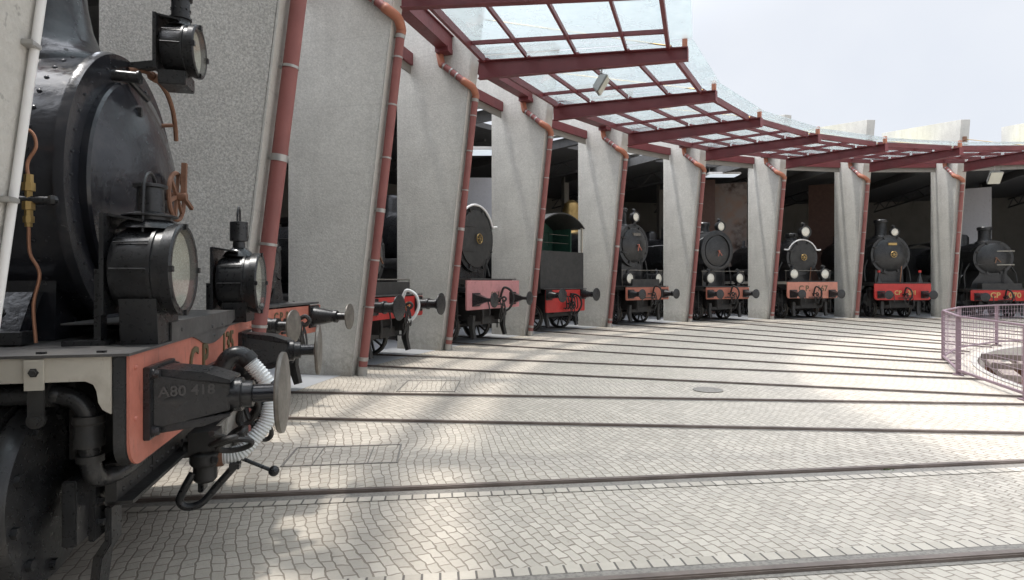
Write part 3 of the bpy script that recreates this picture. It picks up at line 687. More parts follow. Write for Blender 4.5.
def loco(k, r, rz_off, lab, P):
    th = ang_track(k); base = pol(r, th)
    root = empty('steam_locomotive', base, th+PI+rz_off); tag(root, lab, 'locomotive', 'steam locomotives backed into the bays')
    bz0, bz1, bw = P.get('beam', (.9, 1.4, 1.25)); zb = P.get('zb', 2.9); rb = P.get('rb', .82); ds = P.get('ds', 1.35); bc = P.get('bz', 1.18)
    bm_ = P.get('bm', red_brick); tl = P.get('len', 9.5)
    # frames, beam, buffers
    mb = MB(); mb.prism(beam_poly(bw, bz0, bz1, P.get('rc', .05)), (-.655,0,0), (0,1,0), (0,0,1), (1,0,0), .055); bb = mb.build('buffer_beam', bm_, root, bevel=.004)
    mb = MB(); mb.domes([(-.6, y, z) for y in [s*(bw-.07-.16*i) for i in range(3) for s in (-1,1)] for z in (bz0+.09, bz1-.06)], (1,0,0), .014); mb.build('rivets', bm_, bb)
    for s in (-1, 1): buffer_(root, s*1.0, bc, P.get('hr', .2), P.get('bs', 0), P.get('hm', black))
    coupling(root, min(bc, bz0+.28), P.get('hose', rubber), P.get('hs', .22))
    mb = MB()
    for s in (-1, 1): mb.box((-tl/2-.35, s*.56, .92), (tl-.7, .05, .62))
    mb.box((-1.0, 0, .6), (.12, 1.5, .22)); mb.box((-3.0,0,.8), (4, .9, .4)); mb.build('frame', black_old, root, bevel=.006)
    for s in (-1, 1): mb = MB(); mb.prism([(0,0), (.14,0), (.12,-.35), (.18,-.62), (.10,-.64), (.0,-.36)], (-.9, s*.83-.06, .78), (1,0,0), (0,0,1), (0,1,0), .12); mb.build('guard_iron', black_old, root)
    zf = bz1+.02
    mb = MB(); mb.box((-tl/2-.3, 0, zf+.015), (tl-.6, 2.5, .03)); mb.build('running_board', P.get('fp', grey_plate), root, bevel=.004)
    mb = MB()
    for s in (-1, 1): mb.box((-tl/2-.35, s*1.24, zf-.06), (tl-.8, .02, .12))
    mb.build('valance', P.get('vm', black_old), root)
    for x, wr in P.get('wheels', ((-1.75,.45),(-3.0,.45),(-4.5,.75),(-6.1,.75),(-7.7,.75))):
        for s in (-1, 1): wheel(root, x, s*.83, wr, P.get('wm', black_old))
        mb = MB(); mb.cyl((x,-.83,wr),(x,.83,wr), .08, n=12); mb.build('axle', black_old, root)
    if P.get('cyl', True):
        for s in (-1, 1):
            mb = MB(); mb.rev([(0,.02),(.02,.30),(.06,.34),(.1,.34),(.11,.31),(.85,.31),(.86,.34),(.92,.34),(.95,.1)], (-1.35, s*1.02, .86), (-1,0,0), 24)
            mb.box((-1.8, s*.85, 1.12), (.7, .45, .4))
            mb.hexes([(-1.36, s*1.02+.28*math.cos(a), .86+.28*math.sin(a)) for a in [2*PI*i/8 for i in range(8)]], (1,0,0), .016, .02)
            mb.build('cylinder', black, root)
    if P.get('rear'):   # cab end faces us
        z0, z1 = bz1+.02, P['bunker']; w = P['cabw']
        mb = MB(); mb.box((-.78, 0, (z0+z1)/2), (.06, 2*w, z1-z0)); mb.build('bunker_plate', black_old, root, bevel=.01)
        rr_ = P['roof']; n = 14; roof = [( -w-.01+(2*w+.02)*i/n, rr_[0]+(rr_[1]-rr_[0])*math.sin(PI*i/n)**.8) for i in range(n+1)]
        mb = MB(); mb.prism(roof+[(y, z-.04) for y, z in roof[::-1]], (-.70,0,0), (0,1,0), (0,0,1), (-1,0,0), 1.5); mb.build('cab_roof', black_old, root)
        for s in (-1, 1):
            mb = MB(); mb.box((-1.48, s*(w-.02), (z0+z1)/2), (1.34, .04, z1-z0)); mb.build('cab_side', black_old, root)
            mb = MB(); mb.box((-1.72, s*(w-.02), (z1+rr_[0])/2), (.84, .04, rr_[0]-z1)); mb.build('side_panel', green, root)
            mb = MB(); mb.box((-.80, s*(w-.04), (z1+rr_[0])/2), (.07, .07, rr_[0]-z1)); mb.build('cab_pillar', P.get('pm', green) if s < 0 else cream, root, bevel=.006)
        mb = MB(); mb.prism([(-w,z0),(w,z0),(w,rr_[0])]+[(y, z-.05) for y, z in roof[::-1][1:-1]]+[(-w,rr_[0])], (-2.15,0,0), (0,1,0), (0,0,1), (-1,0,0), .05); fr = mb.build('cab_front', green, root)
        mb = MB()
        for s in (-1, 1): mb.box((-2.13, s*.75, z1+.55), (.05, .42, .5))
        mb.build('spectacle_glass', lamp_glass, fr)
        mb = MB(); mb.box((-2.05, -.45, z1+.5), (.05,.05,1.0)); mb.cyl((-1.4, .1, z1+.65), (-1.4, w-.05, z1+.65), .012, n=6); mb.cyl((-1.4,-w+.05,z1+.35),(-1.4,w-.05,z1+.35),.012,n=6); mb.build('cab_rail', bare, root)
        mb = MB(); mb.cyl((-2.21,0,zb),(-tl,0,zb), rb, n=36); mb.build('boiler', black, root)
        mb = MB(); mb.rev([(0,.42),(.1,.40),(.4,.36),(.55,.2),(.6,.05)], (-5.0, 0, zb+rb-.08), (0,0,1), 28); mb.build('steam_dome', black, root)
        mb = MB(); mb.rev([(0,.25),(.8,.22),(.85,.28),(.95,.28)], (-tl+.8,0,zb+rb-.05), (0,0,1), 24); mb.build('chimney', black, root)
        mb = MB(); mb.tube([(-.64,-.9+.12*i,bz0+.12+.04*math.sin(i*1.7)) for i in range(16)], .014, 6)
        for i, yy in enumerate((-.25, -.1, .1, .25, .4)):
            mb.tube(bez([(-.6,yy,bz1-.2-.02*i), (-.45,yy,bz1-.25), (-.42,yy+.03,bz0+.2), (-.5,yy+.06,bz0+.1)], 5), .02, 8)
        mb.box((-.57,-.15,bz1-.15),(.06,.2,.14)); mb.box((-.57,.3,bz1-.17),(.06,.16,.1)); mb.build('brake_connections', brass if False else black_old, root)
        return root
    # smokebox
    sl = P.get('sl', 1.7)
    mb = MB(); mb.rev([(0,rb+.03),(.05,rb+.03),(.051,rb),(sl,rb),(sl+.01,rb-.03)], (-ds,0,zb), (-1,0,0), 48)
    sad = P.get('saddle', 'box')
    if sad == 'wide': mb.prism([(-rb*1.15, zf+.03), (rb*1.15, zf+.03), (rb*1.05, zf+.35), (rb*.72, zf+.7), (rb*.6, zb-rb*.4), (-rb*.6, zb-rb*.4), (-rb*.72, zf+.7), (-rb*1.05, zf+.35)], (-ds-.05,0,0), (0,1,0), (0,0,1), (-1,0,0), sl-.3)
    if sad == 'box': mb.prism([(-rb*.75, zf+.03), (rb*.75, zf+.03), (rb*.7, zb-rb*.3), (-rb*.7, zb-rb*.3)], (-ds-.1,0,0), (0,1,0), (0,0,1), (-1,0,0), sl-.3)
    if sad == 'flare':  # flared front plate right down to the footplate
        pts = [(rb*math.cos(a), zb+rb*math.sin(a)) for a in [PI*i/18 for i in range(19)]]
        pts += [(-rb*.98, zb-.25), (-rb*1.12, zb-.55), (-rb*1.45, zf+.03), (rb*1.45, zf+.03), (rb*1.12, zb-.55), (rb*.98, zb-.25)]
        mb.prism(pts, (-ds+.02,0,0), (0,1,0), (0,0,1), (-1,0,0), .06)
        mb.prism([(-rb*.95, zf+.03), (rb*.95, zf+.03), (rb*.8, zb-rb*.3), (-rb*.8, zb-rb*.3)], (-ds-.1,0,0), (0,1,0), (0,0,1), (-1,0,0), sl-.3)
    nrv = 30; mb.domes([(-ds+.0, (rb-.02)*math.cos(2*PI*i/nrv), zb+(rb-.02)*math.sin(2*PI*i/nrv)) for i in range(nrv)], (1,0,0), .016); sb = mb.build('smokebox', black, root)
    dr = P.get('dr', rb*.8); st = P.get('door', 'dome'); dm = P.get('dmat', black)
    mb = MB()
    if st == 'dome': mb.rev([(0,dr),(.03,dr),(.05,dr*.96)]+[(.05+.16*(1-(i/8)**2) if i else .21, dr*.96*(i/8)) for i in range(7, -1, -1)], (-ds-.0,0,zb), (1,0,0), 40)
    elif st == 'ring': mb.rev([(0,rb*1.08),(.10,rb*1.08),(.12,rb*1.02),(.12,rb*.86),(.05,rb*.84),(.05,rb*.8),(.09,rb*.78),(.14,rb*.5),(.16,.02)], (-ds,0,zb), (1,0,0), 44)
    else: mb.rev([(0,dr),(.04,dr),(.045,dr*.97),(.06,dr*.6),(.07,.01)], (-ds,0,zb), (1,0,0), 40)
    door = mb.build('smokebox_door', dm, root)
    if st != 'ring':
        for i in range(8):
            mb = MB(); a = 2*PI*(i+.5)/8; c_ = V((-ds+.03, 0, zb)); d_ = V((0, math.cos(a), math.sin(a))); mb.bar(c_+d_*(dr-.05), c_+d_*(dr+.09), .05, .05, up=V((1,0,0))); mb.build('door_dog', black_old, door)
    mb = MB(); mb.box((-ds+.1 if st == 'dome' else -ds+.06, 0, zb+dr*.62), (.16 if st == 'dome' else .04, .4, .11)); mb.build('number_plate', brass if k in (8, 9) else bare, door) if k in (6, 7, 9) else None
    xf = -ds+{'dome':.21,'ring':.16}.get(st, .08)
    mb = MB(); hm = P.get('handle', rust)
    mb.cyl((xf-.02,0,zb),(xf+.08,0,zb), .03, n=10)
    if P.get('htype', 'dart') == 'dart':
        mb.bar((xf+.05,0,zb),(xf+.05,.17,zb-.2), .03, .03); mb.bar((xf+.07,0,zb),(xf+.07,-.06,zb-.24), .03, .03)
    else:
        mb.tube(arc((xf+.06,0,zb), .14, 0, 2*PI*15/16, 15, 'yz'), .016, 6, closed=True)
        for a in (0, PI/3, 2*PI/3): mb.bar((xf+.06,-.14*math.cos(a),zb-.14*math.sin(a)),(xf+.06,.14*math.cos(a),zb+.14*math.sin(a)), .02, .02)
    mb.build('door_handle', hm, door)
    mb = MB()
    for zz in P.get('hinges', (-.3, .3)): mb.box((-ds+.07, -dr*.55, zb+zz*dr/.7), (.03, dr*.9, .05))
    if st != 'ring': mb.build('hinge', dm, door, bevel=.004)
    if P.get('whiterim'):
        mb = MB(); mb.tube(bez([(-ds+.03, -rb*1.22, zb+rb*.46)]+[(-ds+.03, rb*1.05*math.cos(a), zb+rb*1.05*math.sin(a)) for a in [PI*(.86-.72*i/12) for i in range(13)]]+[(-ds+.03, rb*1.22, zb+rb*.46)], 3), .032, 8); mb.build('handrail', white_paint, root)
    if P.get('bars'):
        mb = MB()
        for zz in (.32, -.32): mb.bar((-ds+.2, .05, zb+zz), (-ds+.2, .75, zb+zz), .03, .03)
        mb.build('grab_bar', cream, root)
    # boiler & mountings
    rbb = rb*.93
    mb = MB(); mb.cyl((-ds-sl,0,zb),(-tl+1.8,0,zb), rbb, n=40)
    for x in (-ds-sl-.8, -ds-sl-2.0, -ds-sl-3.2): mb.rev([(0,rbb+.012),(.07,rbb+.012)], (x,0,zb), (-1,0,0), 40)
    mb.build('boiler', P.get('blm', black), root)
    ch = P.get('chim', (.27, 1.0)); cx = -ds-P.get('cx', .75)
    mb = MB(); mb.rev([(-.12,ch[0]*1.6),(.02,ch[0]*1.45),(.08,ch[0]*1.1),(.2,ch[0]*.97),(ch[1]-.18,ch[0]),(ch[1]-.16,ch[0]*1.15),(ch[1]-.04,ch[0]*1.18),(ch[1],ch[0]*1.05),(ch[1],ch[0]*.8),(ch[1]-.2,ch[0]*.78)], (cx,0,zb+rb-.02), (0,0,1), 28); mb.build('chimney', black, root)
    for nm, x, rr2, hh in (('steam_dome', -ds-(3.1 if 'domeh' not in P else 3.75), .42, P.get('domeh', .62)), ('sand_dome', -ds-4.6, .30, .45)):
        mb = MB(); mb.rev([(-.15,rr2*1.25),(.0,rr2*1.08),(.06,rr2),(hh*.7,rr2),(hh*.9,rr2*.8),(hh,rr2*.3)], (x,0,zb+rbb), (0,0,1), 24); mb.build(nm, P.get('dome', black), root)
    mb = MB(); cbx = -tl+1.0
    mb.box((cbx+.85, 0, 2.5), (.05, 2.5, 2.2))
    for s in (-1, 1): mb.box((cbx, s*1.24, 2.0), (1.7, .04, 1.2)); mb.box((cbx+.7, s*1.24, 3.1), (.2, .04, 1.0)); mb.box((cbx-.8, s*1.24, 3.1), (.1, .04, 1.0))
    mb.build('cab', black, root)
    mb = MB(); roof = [(-1.3+2.6*i/12, 3.6+.35*math.sin(PI*i/12)) for i in range(13)]; mb.prism(roof+[(y, z-.04) for y, z in roof[::-1]], (cbx+1.0,0,0), (0,1,0), (0,0,1), (-1,0,0), 2.1); mb.build('cab_roof', black_old, root)
    mb = MB()
    for s in (-1, 1):
        pts = [(-ds-.05, s*rb*.72, zb+rb*.72)]+[(x, s*(rb*.9+.08), zb+rb*.45) for x in (-ds-.3, -ds-2, -ds-4, -tl+2)]
        mb.tube(pts, .02, 6)
        for x in (-ds-.5, -ds-2, -ds-3.5): mb.cyl((x, s*rb*.8, zb+rb*.42), (x, s*(rb*.9+.08), zb+rb*.45), .012, n=6)
    mb.build('handrail', P.get('hrm', black_old), root)
    for s in (-1, 1):
        mb = MB(); mb.tube(bez([(-ds-.4, s*rb*.95, zb-.2), (-ds-.3, s*1.05, zb-.7), (-ds-.2, s*1.08, zf+.1)], 6), .035, 8)
        mb.build('steam_pipe', black_old, root)
        mb = MB(); mb.cyl((-ds-1.6, s*1.05, zf+.45), (-ds-3.6, s*1.05, zf+.45), .17, n=16); mb.box((-ds-2.6, s*.95, zf+.14), (1.8, .3, .36)); mb.build('air_tank', black_old, root)
    mb = MB(); mb.cyl((-ds-2.2, rb*.5+.45, zb+.1), (-ds-2.2, rb*.5+.45, zb+.9), .12, n=14); mb.build('air_pump', black_old, root)
    for s in (-1, 1):   # side steps, chains beside the hook, hose stand
        mb = MB()
        for zz in (.45, .8): mb.box((-1.15, s*1.2, zz), (.3, .16, .02))
        mb.box((-1.02, s*1.26, .85), (.03,.03,1.1)); mb.box((-1.28, s*1.26, .85), (.03,.03,1.1)); mb.build('step', black_old, root)
        mb = MB(); mb.tube(bez([(-.6,s*.42,bz0+.28),(-.54,s*.42,bz0+.1),(-.5,s*.44,bz0-.12),(-.52,s*.46,bz0-.2)], 5), .018, 6); mb.build('safety_chain', black_old, root)
        mb = MB(); mb.tube(bez([(-.7,s*.55,bz0+.1),(-.66,s*.56,bz0-.18),(-.72,s*.5,bz0-.4)], 4), .03, 8); mb.build('drain_pipe', black_old, root)
    mb = MB(); mb.tube([(-ds-1.2, -rb*.95, zb+.1), (-ds-1.0, -rb*1.02, zb-.3), (-ds-.8, -1.1, zf+.05)], .03, 8); mb.tube([(-ds+.02, rb*.5, zf+.05), (-ds+.05, rb*.55, zb-rb*.6)], .022, 6); mb.build('lubricator_pipe', copper if k in (8, 9) else black_old, root)
    for lp in P.get('lamps', ()): lamp(root, *lp[:3], lp[3], post=lp[4] if len(lp) > 4 else 0)
    if P.get('crossrail'):
        mb = MB(); z = P['crossrail']; mb.cyl((-.9,-1.2,z),(-.9,1.2,z), .016, n=8)
        for y in (-1.15,1.15): mb.cyl((-.9,y,zf+.02),(-.9,y,z), .010, n=6)
        mb.build('front_rail', P.get('frm', bare), root)
    if P.get('stands'):
        for s in (-1, 1):
            mb = MB(); mb.rev([(0,.12),(.1,.10),(.35,.04),(.5,.035)], (-.85, s*.95, zf+.03), (0,0,1), 10); mb.build('lamp_iron', black, root)
            mb = MB(); mb.cyl((-.85, s*.95, zf+.5), (-.85, s*.95, zf+.6), .06, n=10); mb.build('red_cap', red_fresh, root)
    if 'steps' in P:
        mb = MB(); mb.box((-.9,0,zf+.16), (.4, 1.6, .28)); mb.build('front_step', black_old, root, bevel=.01)
    for tx in P.get('text', ()):
        text('lettering', tx[0], (-.597, tx[1], tx[2]), tx[3], tx[4], root, depth=.004)
    return root

loco(2, 20.52, .02, 'dark locomotive with tapered front plate, half hidden behind the pebbledash pier', dict(
    beam=(.92,1.34,1.3), zb=1.98, rb=.62, ds=.95, saddle='flare', dr=.5, door='flat', bm=red_faded, bz=1.17, hose=None, htype='wheel', handle=rust,
    chim=(.22,.9), text=(('C.P. 0135', .05, 1.22, .13, bronze),), rc=.06, hm=bare))
loco(3, 20.68, 0, 'locomotive with bright red beam, long stepped black buffers and a looped white hose', dict(
    beam=(.93,1.38,1.25), zb=2.3, rb=.7, ds=1.3, bm=red_fresh, bs=2, hr=.25, hose=hose_w, hs=.1, text=(('C P', -.45, 1.17, .16, gold), ('187', .45, 1.17, .16, gold)), bz=1.2, steps=1, crossrail=1.75))
loco(4, 20.45, 0, 'weathered locomotive with pink beam and white rimmed flat smokebox door', dict(
    beam=(.95,1.74,1.42), zb=2.93, rb=.93, ds=1.25, door='flat', dr=.82, dmat=black_old, bm=red_pink, bs=1, bz=1.22, whiterim=True, htype='wheel', handle=brass, wm=black_old,
    text=(('C X 3', 0, 1.35, .13, bronze),)))
loco(5, 20.75, 0, 'black engine seen from its open arched cab end over a bright red beam', dict(
    beam=(.66,1.42,1.12), zb=2.4, rb=.62, bm=red_fresh, rear=True, bunker=2.75, cabw=1.26, roof=(3.65,4.1), wheels=((-1.5,.45),(-3.2,.6),(-5,.6)), cyl=False, bz=1.25, hose=rubber, hr=.23))
loco(6, 20.5, 0, 'locomotive with two bright side lamps and a red handle on its domed door', dict(
    beam=(.98,1.48,1.25), zb=3.17, rb=.84, ds=1.35, door='dome', dr=.70, handle=red_faded, bm=red_brick, bz=1.22, crossrail=2.15, steps=1,
    lamps=((-.75,-.85,1.83,.22), (-.75,.85,1.83,.22), (-1.25,.05,4.32,.2,.1)), chim=(.26,.75), dome=brass, domeh=1.45))
loco(7, 20.35, 0, 'locomotive with a wide black ring round its smokebox door and brown beam', dict(
    beam=(.95,1.45,1.2), zb=3.05, rb=.84, ds=1.35, door='ring', handle=red_faded, bm=red_brick, bz=1.18, crossrail=2.15,
    lamps=((-.75,-.8,1.85,.24), (-.75,.85,1.85,.24), (-1.3,.3,4.15,.22,.1)), chim=(.24,.5), hrm=white_paint, hs=.1))
loco(8, 20.2, 0, 'locomotive lettered C.P. 167 on a deep salmon beam with white arched handrail', dict(
    beam=(.95,1.68,1.3), zb=2.82, rb=.78, ds=1.3, door='flat', dr=.66, dmat=black_old, handle=brass, htype='wheel', bm=red_salmon, bs=1, bz=1.15, whiterim=True, crossrail=2.2, rc=.12,
    lamps=((-.75,-.8,2.05,.24), (-.75,.8,2.05,.24), (-1.15,.1,4.0,.26,.1)), chim=(.24,.4), vm=cream, text=(('C.P.', -.42, 1.38, .26, bronze), ('167', .5, 1.38, .26, bronze)), hs=.02))
loco(9, 20.25, 0, 'black locomotive with domed door, gold boss and bright red round cornered beam', dict(
    beam=(.85,1.6,1.3), zb=2.98, rb=.90, ds=1.5, dr=.80, handle=brass, htype='wheel', bm=red_fresh, bz=1.1, chim=(.26,.85), rc=.15, stands=1,
    lamps=((-1.45,.2,4.05,.2,.1),), text=(('CP', -.22, 1.18, .2, gold), ('281', .42, 1.18, .2, gold)), hs=.05))
loco(10, 20.55, 0, 'black locomotive numbered 070, standing behind the mauve railing', dict(
    beam=(.82,1.3,1.3), zb=2.80, rb=.80, ds=1.4, dr=.70, handle=rust, bars=True, bm=red_fresh, bz=1.0, chim=(.26,.75), saddle='wide', steps=1,
    text=(('CP', -.32, 1.07, .24, gold), ('070', .45, 1.07, .24, gold)), hs=.05, crossrail=None))

# ------------------------------------------------------------------ hero locomotive, local x forward, -y towards the camera
hero = empty('steam_locomotive', (-1.38, 4.0, 0), math.atan2(.223, .975))
tag(hero, 'largest black locomotive, with three big lamps, brown handwheel and ribbed white hose', 'locomotive', 'steam locomotives backed into the bays')
H = hero
# beam
pl = beam_poly(1.3, .885, 1.39, .12)
mb = MB(); mb.prism(pl, (-.612,0,0), (0,1,0), (0,0,1), (1,0,0), .012); bb = mb.build('buffer_beam', red_faded, H)
mb = MB(); mb.prism(beam_poly(1.304, .881, 1.388, .12), (-.665,0,0), (0,1,0), (0,0,1), (1,0,0), .052); mb.build('beam_backing', black, bb, bevel=.004)
for y in (-1.24, 1.24):
    for z in (1.1, 1.33): mb = MB(); mb.domes([(-.6, y, z)], (1,0,0), .014); mb.build('rivet', red_faded, bb)
text('lettering', 'C', (-.597, -.37, 1.225), .18, bronze, H, depth=.006)
text('lettering', 'P', (-.597, -.14, 1.225), .18, bronze, H, depth=.006)
text('lettering', '135', (-.597, .45, 1.26), .16, bronze, H, depth=.006)
# raised centre platform with scalloped apron
mb = MB(); mb.prism([(-.78,1.5),(-.78,1.40),(-.42,1.392),(-.30,1.365),(-.2,1.335),(-.06,1.314),(.07,1.312),(.2,1.325),(.32,1.352),(.48,1.395),(.65,1.43),(.65,1.5)], (-.598,0,0), (0,1,0), (0,0,1), (1,0,0), .008)
mb.box((-.85, -.065, 1.497), (.5, 1.43, .008)); mb.domes([(-.589, y, z) for y, z in ((.05,1.36),(.25,1.42),(.0,1.42),(-.62,1.45))], (1,0,0), .012)
mb.build('front_apron', grey_plate, H)
# footplate
mb = MB(); mb.prism([(-.59,-1.33),(-6.5,-1.33),(-6.5,1.33),(-.59,1.33)], (0,0,1.39), (1,0,0), (0,1,0), (0,0,1), .012)
fpl = mb.build('running_board', grey_plate, H)
mb = MB()
for x in (-.72,-.95,-1.2,-1.45,-1.7,-2.0): mb.box((x,-1.27,1.406), (.035,.016,.01))
mb.build('slot_screws', black, fpl)
mb = MB(); mb.prism([(-.668,1.388),(-6.4,1.388),(-6.4,1.285),(-.765,1.285),(-.735,1.27),(-.722,1.24),(-.715,1.19),(-.70,1.16),(-.668,1.14)], (0,-1.315,0), (1,0,0), (0,0,1), (0,1,0), .014); mb.build('valance', cream, H)
mb = MB(); mb.prism([(-.668,1.388),(-6.4,1.388),(-6.4,1.285),(-.86,1.285),(-.75,1.19),(-.668,1.13)], (0,1.30,0), (1,0,0), (0,0,1), (0,1,0), .014); mb.build('valance', black_old, H)
mb = MB(); mb.box((-.95,-1.325,1.32), (.07,.012,.13)); pb = mb.build('pipe_bracket', cream, H)
mb = MB(); mb.hexes([(-.95,-1.331,1.33)], (0,-1,0), .015, .014); mb.box((-.95,-1.31,1.2), (.06,.014,.14)); mb.rev([(0,.035),(.02,.035)], (-.95,-1.30,1.125), (0,-1,0), 14); mb.hexes([(-.95,-1.32,1.125)], (0,-1,0), .02, .014); mb.build('strap', black_old, pb)
# steam pipe along the valance, elbow, return behind the beam
path = [(-4,-1.2,1.215),(-2,-1.2,1.215),(-1.04,-1.2,1.215),(-.92,-1.19,1.21),(-.85,-1.18,1.18),(-.815,-1.17,1.11),(-.81,-1.165,1.0),(-.81,-1.16,.9),(-.80,-1.14,.83),(-.80,-1.06,.795),(-.75,-.95,.80),(-.73,-.5,.83),(-.73,.2,.85)]
mb = MB(); mb.tube(bez(path, 4), .042, 16); sp = mb.build('steam_pipe', black, H)
mb = MB(); mb.rev([(0,.056),(.04,.056)], (-.98,-1.2,1.215), (1,0,0), 16); mb.rev([(0,.062),(.03,.064),(.04,.058),(.1,.058),(.11,.066),(.14,.064)], (-.812,-1.167,.97), (0,0,1), 18)
mb.rev([(0,.056),(.03,.056)], (-.81,-1.16,.9), (0,0,1), 16); mb.build('pipe_joint', black_old, sp)
# cylinders
for s in (-1, 1):
    c = (-1.02, s*1.0, .74)
    mb = MB(); mb.rev([(.004,.01),(.004,.10),(0,.11),(0,.395),(-.008,.405),(-.035,.415),(-.06,.43),(-.075,.43),(-.078,.405),(-.10,.405),(-.102,.44),(-.15,.445),(-.17,.42),(-.2,.37),(-.95,.37),(-.96,.44),(-1.05,.44),(-1.07,.1)], c, (1,0,0), 56)
    mb.box((-1.75, s*.8, 1.05), (.85,.5,.5)); cy = mb.build('cylinder', black, H)
    for a in [2*PI*(i+.35)/10 for i in range(10)]:
        mb = MB(); mb.hexes([(c[0]-.02, c[1]+.345*math.cos(a), c[2]+.345*math.sin(a))], (1,0,0), .027, .042); mb.build('cover_nut', black, cy)
# frame plates, guard irons, cross member
mb = MB()
for s in (-1, 1):
    mb.box((-3.6, s*.55, .95), (5.7,.04,.7)); 
mb.box((-1.0,-.72,1.1), (.03,.34,.52)); mb.box((-1.0,.72,1.1), (.03,.34,.52))
mb.build('frame', black_old, H, bevel=.004)
mb = MB(); mb.box((-.78, 0, .745), (.05, 2.05, .2)); mb.box((-.74,0,.655), (.11,2.05,.018)); mb.box((-.74,0,.84), (.09,2.05,.016))
mb.domes([(-.755, -.95+i*.09, z) for i in range(22) for z in (.70,.79)], (1,0,0), .013); mb.build('cross_member', black_old, H)
for s in (-1, 1):
    mb = MB(); y = s*.9
    mb.box((-.86, y, .66), (.03,.26,.36)); mb.box((-.90, y-s*.0, .66), (.06,.5,.3))
    q = [(x+.07, z) for x, z in [(-.90,.62),(-.90,.46),(-.95,.38),(-.97,.2),(-.97,.07),(-.93,.07),(-.93,.2),(-.91,.37),(-.87,.44),(-.87,.62)]]
    mb.prism([(x, z) for x, z in q], (0,y-.07,0), (1,0,0), (0,0,1), (0,1,0), .13); gi = mb.build('guard_iron', black, H, bevel=.006)
    for a, z in ((-.09,.56),(-.09,.66),(-.09,.78),(.09,.56),(.09,.66),(.09,.78)): mb = MB(); mb.hexes([(-.845,y+a,z)], (1,0,0), .018, .025); mb.build('bolt', black, gi)
for x, wr in ((-1.9,.45),(-3.3,.75),(-5.0,.75)):
    for s in (-1, 1): wheel(H, x, s*.83, wr)
# buffers: ribbed castings
for s in (-1, 1):
    y = s*.97; z = 1.145
    mb = MB(); mb.box((-.585, y, z), (.03,.36,.34))
    mb.rev([(0,.135),(.10,.125),(.30,.072),(.305,.085),(.37,.085),(.372,.068),(.42,.066)], (-.575,y,z), (1,0,0), 20)
    for sg in (-1, 1):
        mb.prism([(-.57,.155*sg),(-.36,.13*sg),(-.24,.088*sg),(-.24,.072*sg),(-.57,.12*sg)][::sg], (0,y-.115,z), (1,0,0), (0,0,1), (0,1,0), .23)
        mb.prism([(-.57,-.125),(-.25,-.065),(-.25,.065),(-.57,.125)], (0,y+sg*.027,z), V((1,-sg*.17,0)), (0,0,1), (0,sg,0), .012)
    mb.hexes([(-.57,y+a,z+b) for a in (-.145,.145) for b in (-.135,.135)], (1,0,0), .022, .03)
    bf = mb.build('buffer', black, H, bevel=.004)
    mb = MB(); mb.cyl((-.2,y,z),(-.03,y,z), .045, n=20); mb.build('plunger', black_gloss, bf)
    mb = MB(); mb.rev([(-.05,.05),(-.035,.12),(-.03,.2),(-.022,.207),(-.006,.205),(.004,.15),(.008,.05),(.009,.002)], (0,y,z), (1,0,0), 44); mb.build('buffer_head', bare if s < 0 else bare, bf)
    text('cast_lettering', 'A80 418' if s < 0 else 'A80 418', (-.43, y-.116, z+.045), .05, black_old if s > 0 else grey_plate, bf, ex=(.98,.18,0), ey=(0,0,1), depth=.003)
# drawgear
mb = MB(); z = 1.0
mb.box((-.585,0,1.05), (.03,.3,.26)); mb.tube(bez([(-.6,0,z),(-.42,0,z),(-.30,0,z+.06),(-.22,0,z+.01),(-.26,0,z-.08),(-.34,0,z-.07)], 6), .036, 10); mb.build('draw_hook', black, H, bevel=.003)
mb = MB()
def link(c, a, b, rot, r=.017):
    R3 = Matrix.Rotation(rot[0], 3, 'X') @ Matrix.Rotation(rot[1], 3, 'Y') @ Matrix.Rotation(rot[2], 3, 'Z')
    mb.tube([V(c)+R3 @ V((a*math.cos(q), 0, b*math.sin(q))) for q in [2*PI*j/18 for j in range(18)]], r, 8, closed=True)
link((-.36,-.05,.86), .05, .1, (.3,.5,.2)); link((-.42,-.12,.74), .05, .1, (1.2,.6,.9)); link((-.40,-.24,.70), .05, .1, (.4,1.4,.3))
link((-.33,.03,.80), .05, .11, (.2,-.5,1.2)); link((-.44,-.36,.76), .045, .09, (1.0,.9,.4)); link((-.3,.1,.70), .05, .1, (.7,-.2,.2))
mb.cyl((-.47,-.5,.84),(-.42,-.2,.72), .018, n=8); mb.cyl((-.38,.14,.78),(-.30,.02,.9), .03, n=10); mb.build('coupling_chain', black_old, H)
mb = MB(); mb.tube(bez([(-.60,-.06,.86),(-.55,-.06,1.02),(-.52,-.05,1.14),(-.48,-.04,1.215),(-.42,-.03,1.235),(-.37,-.02,1.20)], 6), .058, 16)
mb.rev([(0,.07),(.03,.07)], (-.55,-.06,1.02), (.1,0,1), 14); el = mb.build('vacuum_elbow', black, H)
pts = bez([(-.40,-.02,1.22),(-.34,-.01,1.16),(-.265,0,1.05),(-.235,0,.91),(-.255,-.02,.79),(-.325,-.05,.69),(-.41,-.08,.61),(-.52,-.1,.595)], 26)
mb = MB(); mb.tube(pts, .05, 14, rad=[.05+.0038*math.sin(i*1.55) for i in range(len(pts))]); mb.build('corrugated_hose', hose_w, H)
mb = MB(); mb.rev([(-.03,.060),(.03,.060)], (-.372,-.02,1.205), (.6,0,-.7), 14); mb.build('hose_clip', rubber, H)
mb = MB(); mb.rev([(-.02,.058),(.05,.058)], (-.55,-.105,.592), (1,.1,.05), 14); mb.build('hose_clip', rust, H)
mb = MB(); mb.sphere((-.42,.2,1.1), .1, 16, (.9,.8,1.15)); mb.cyl((-.6,.2,1.05),(-.45,.2,1.08), .05, n=12); mb.build('brake_pot', black, H)
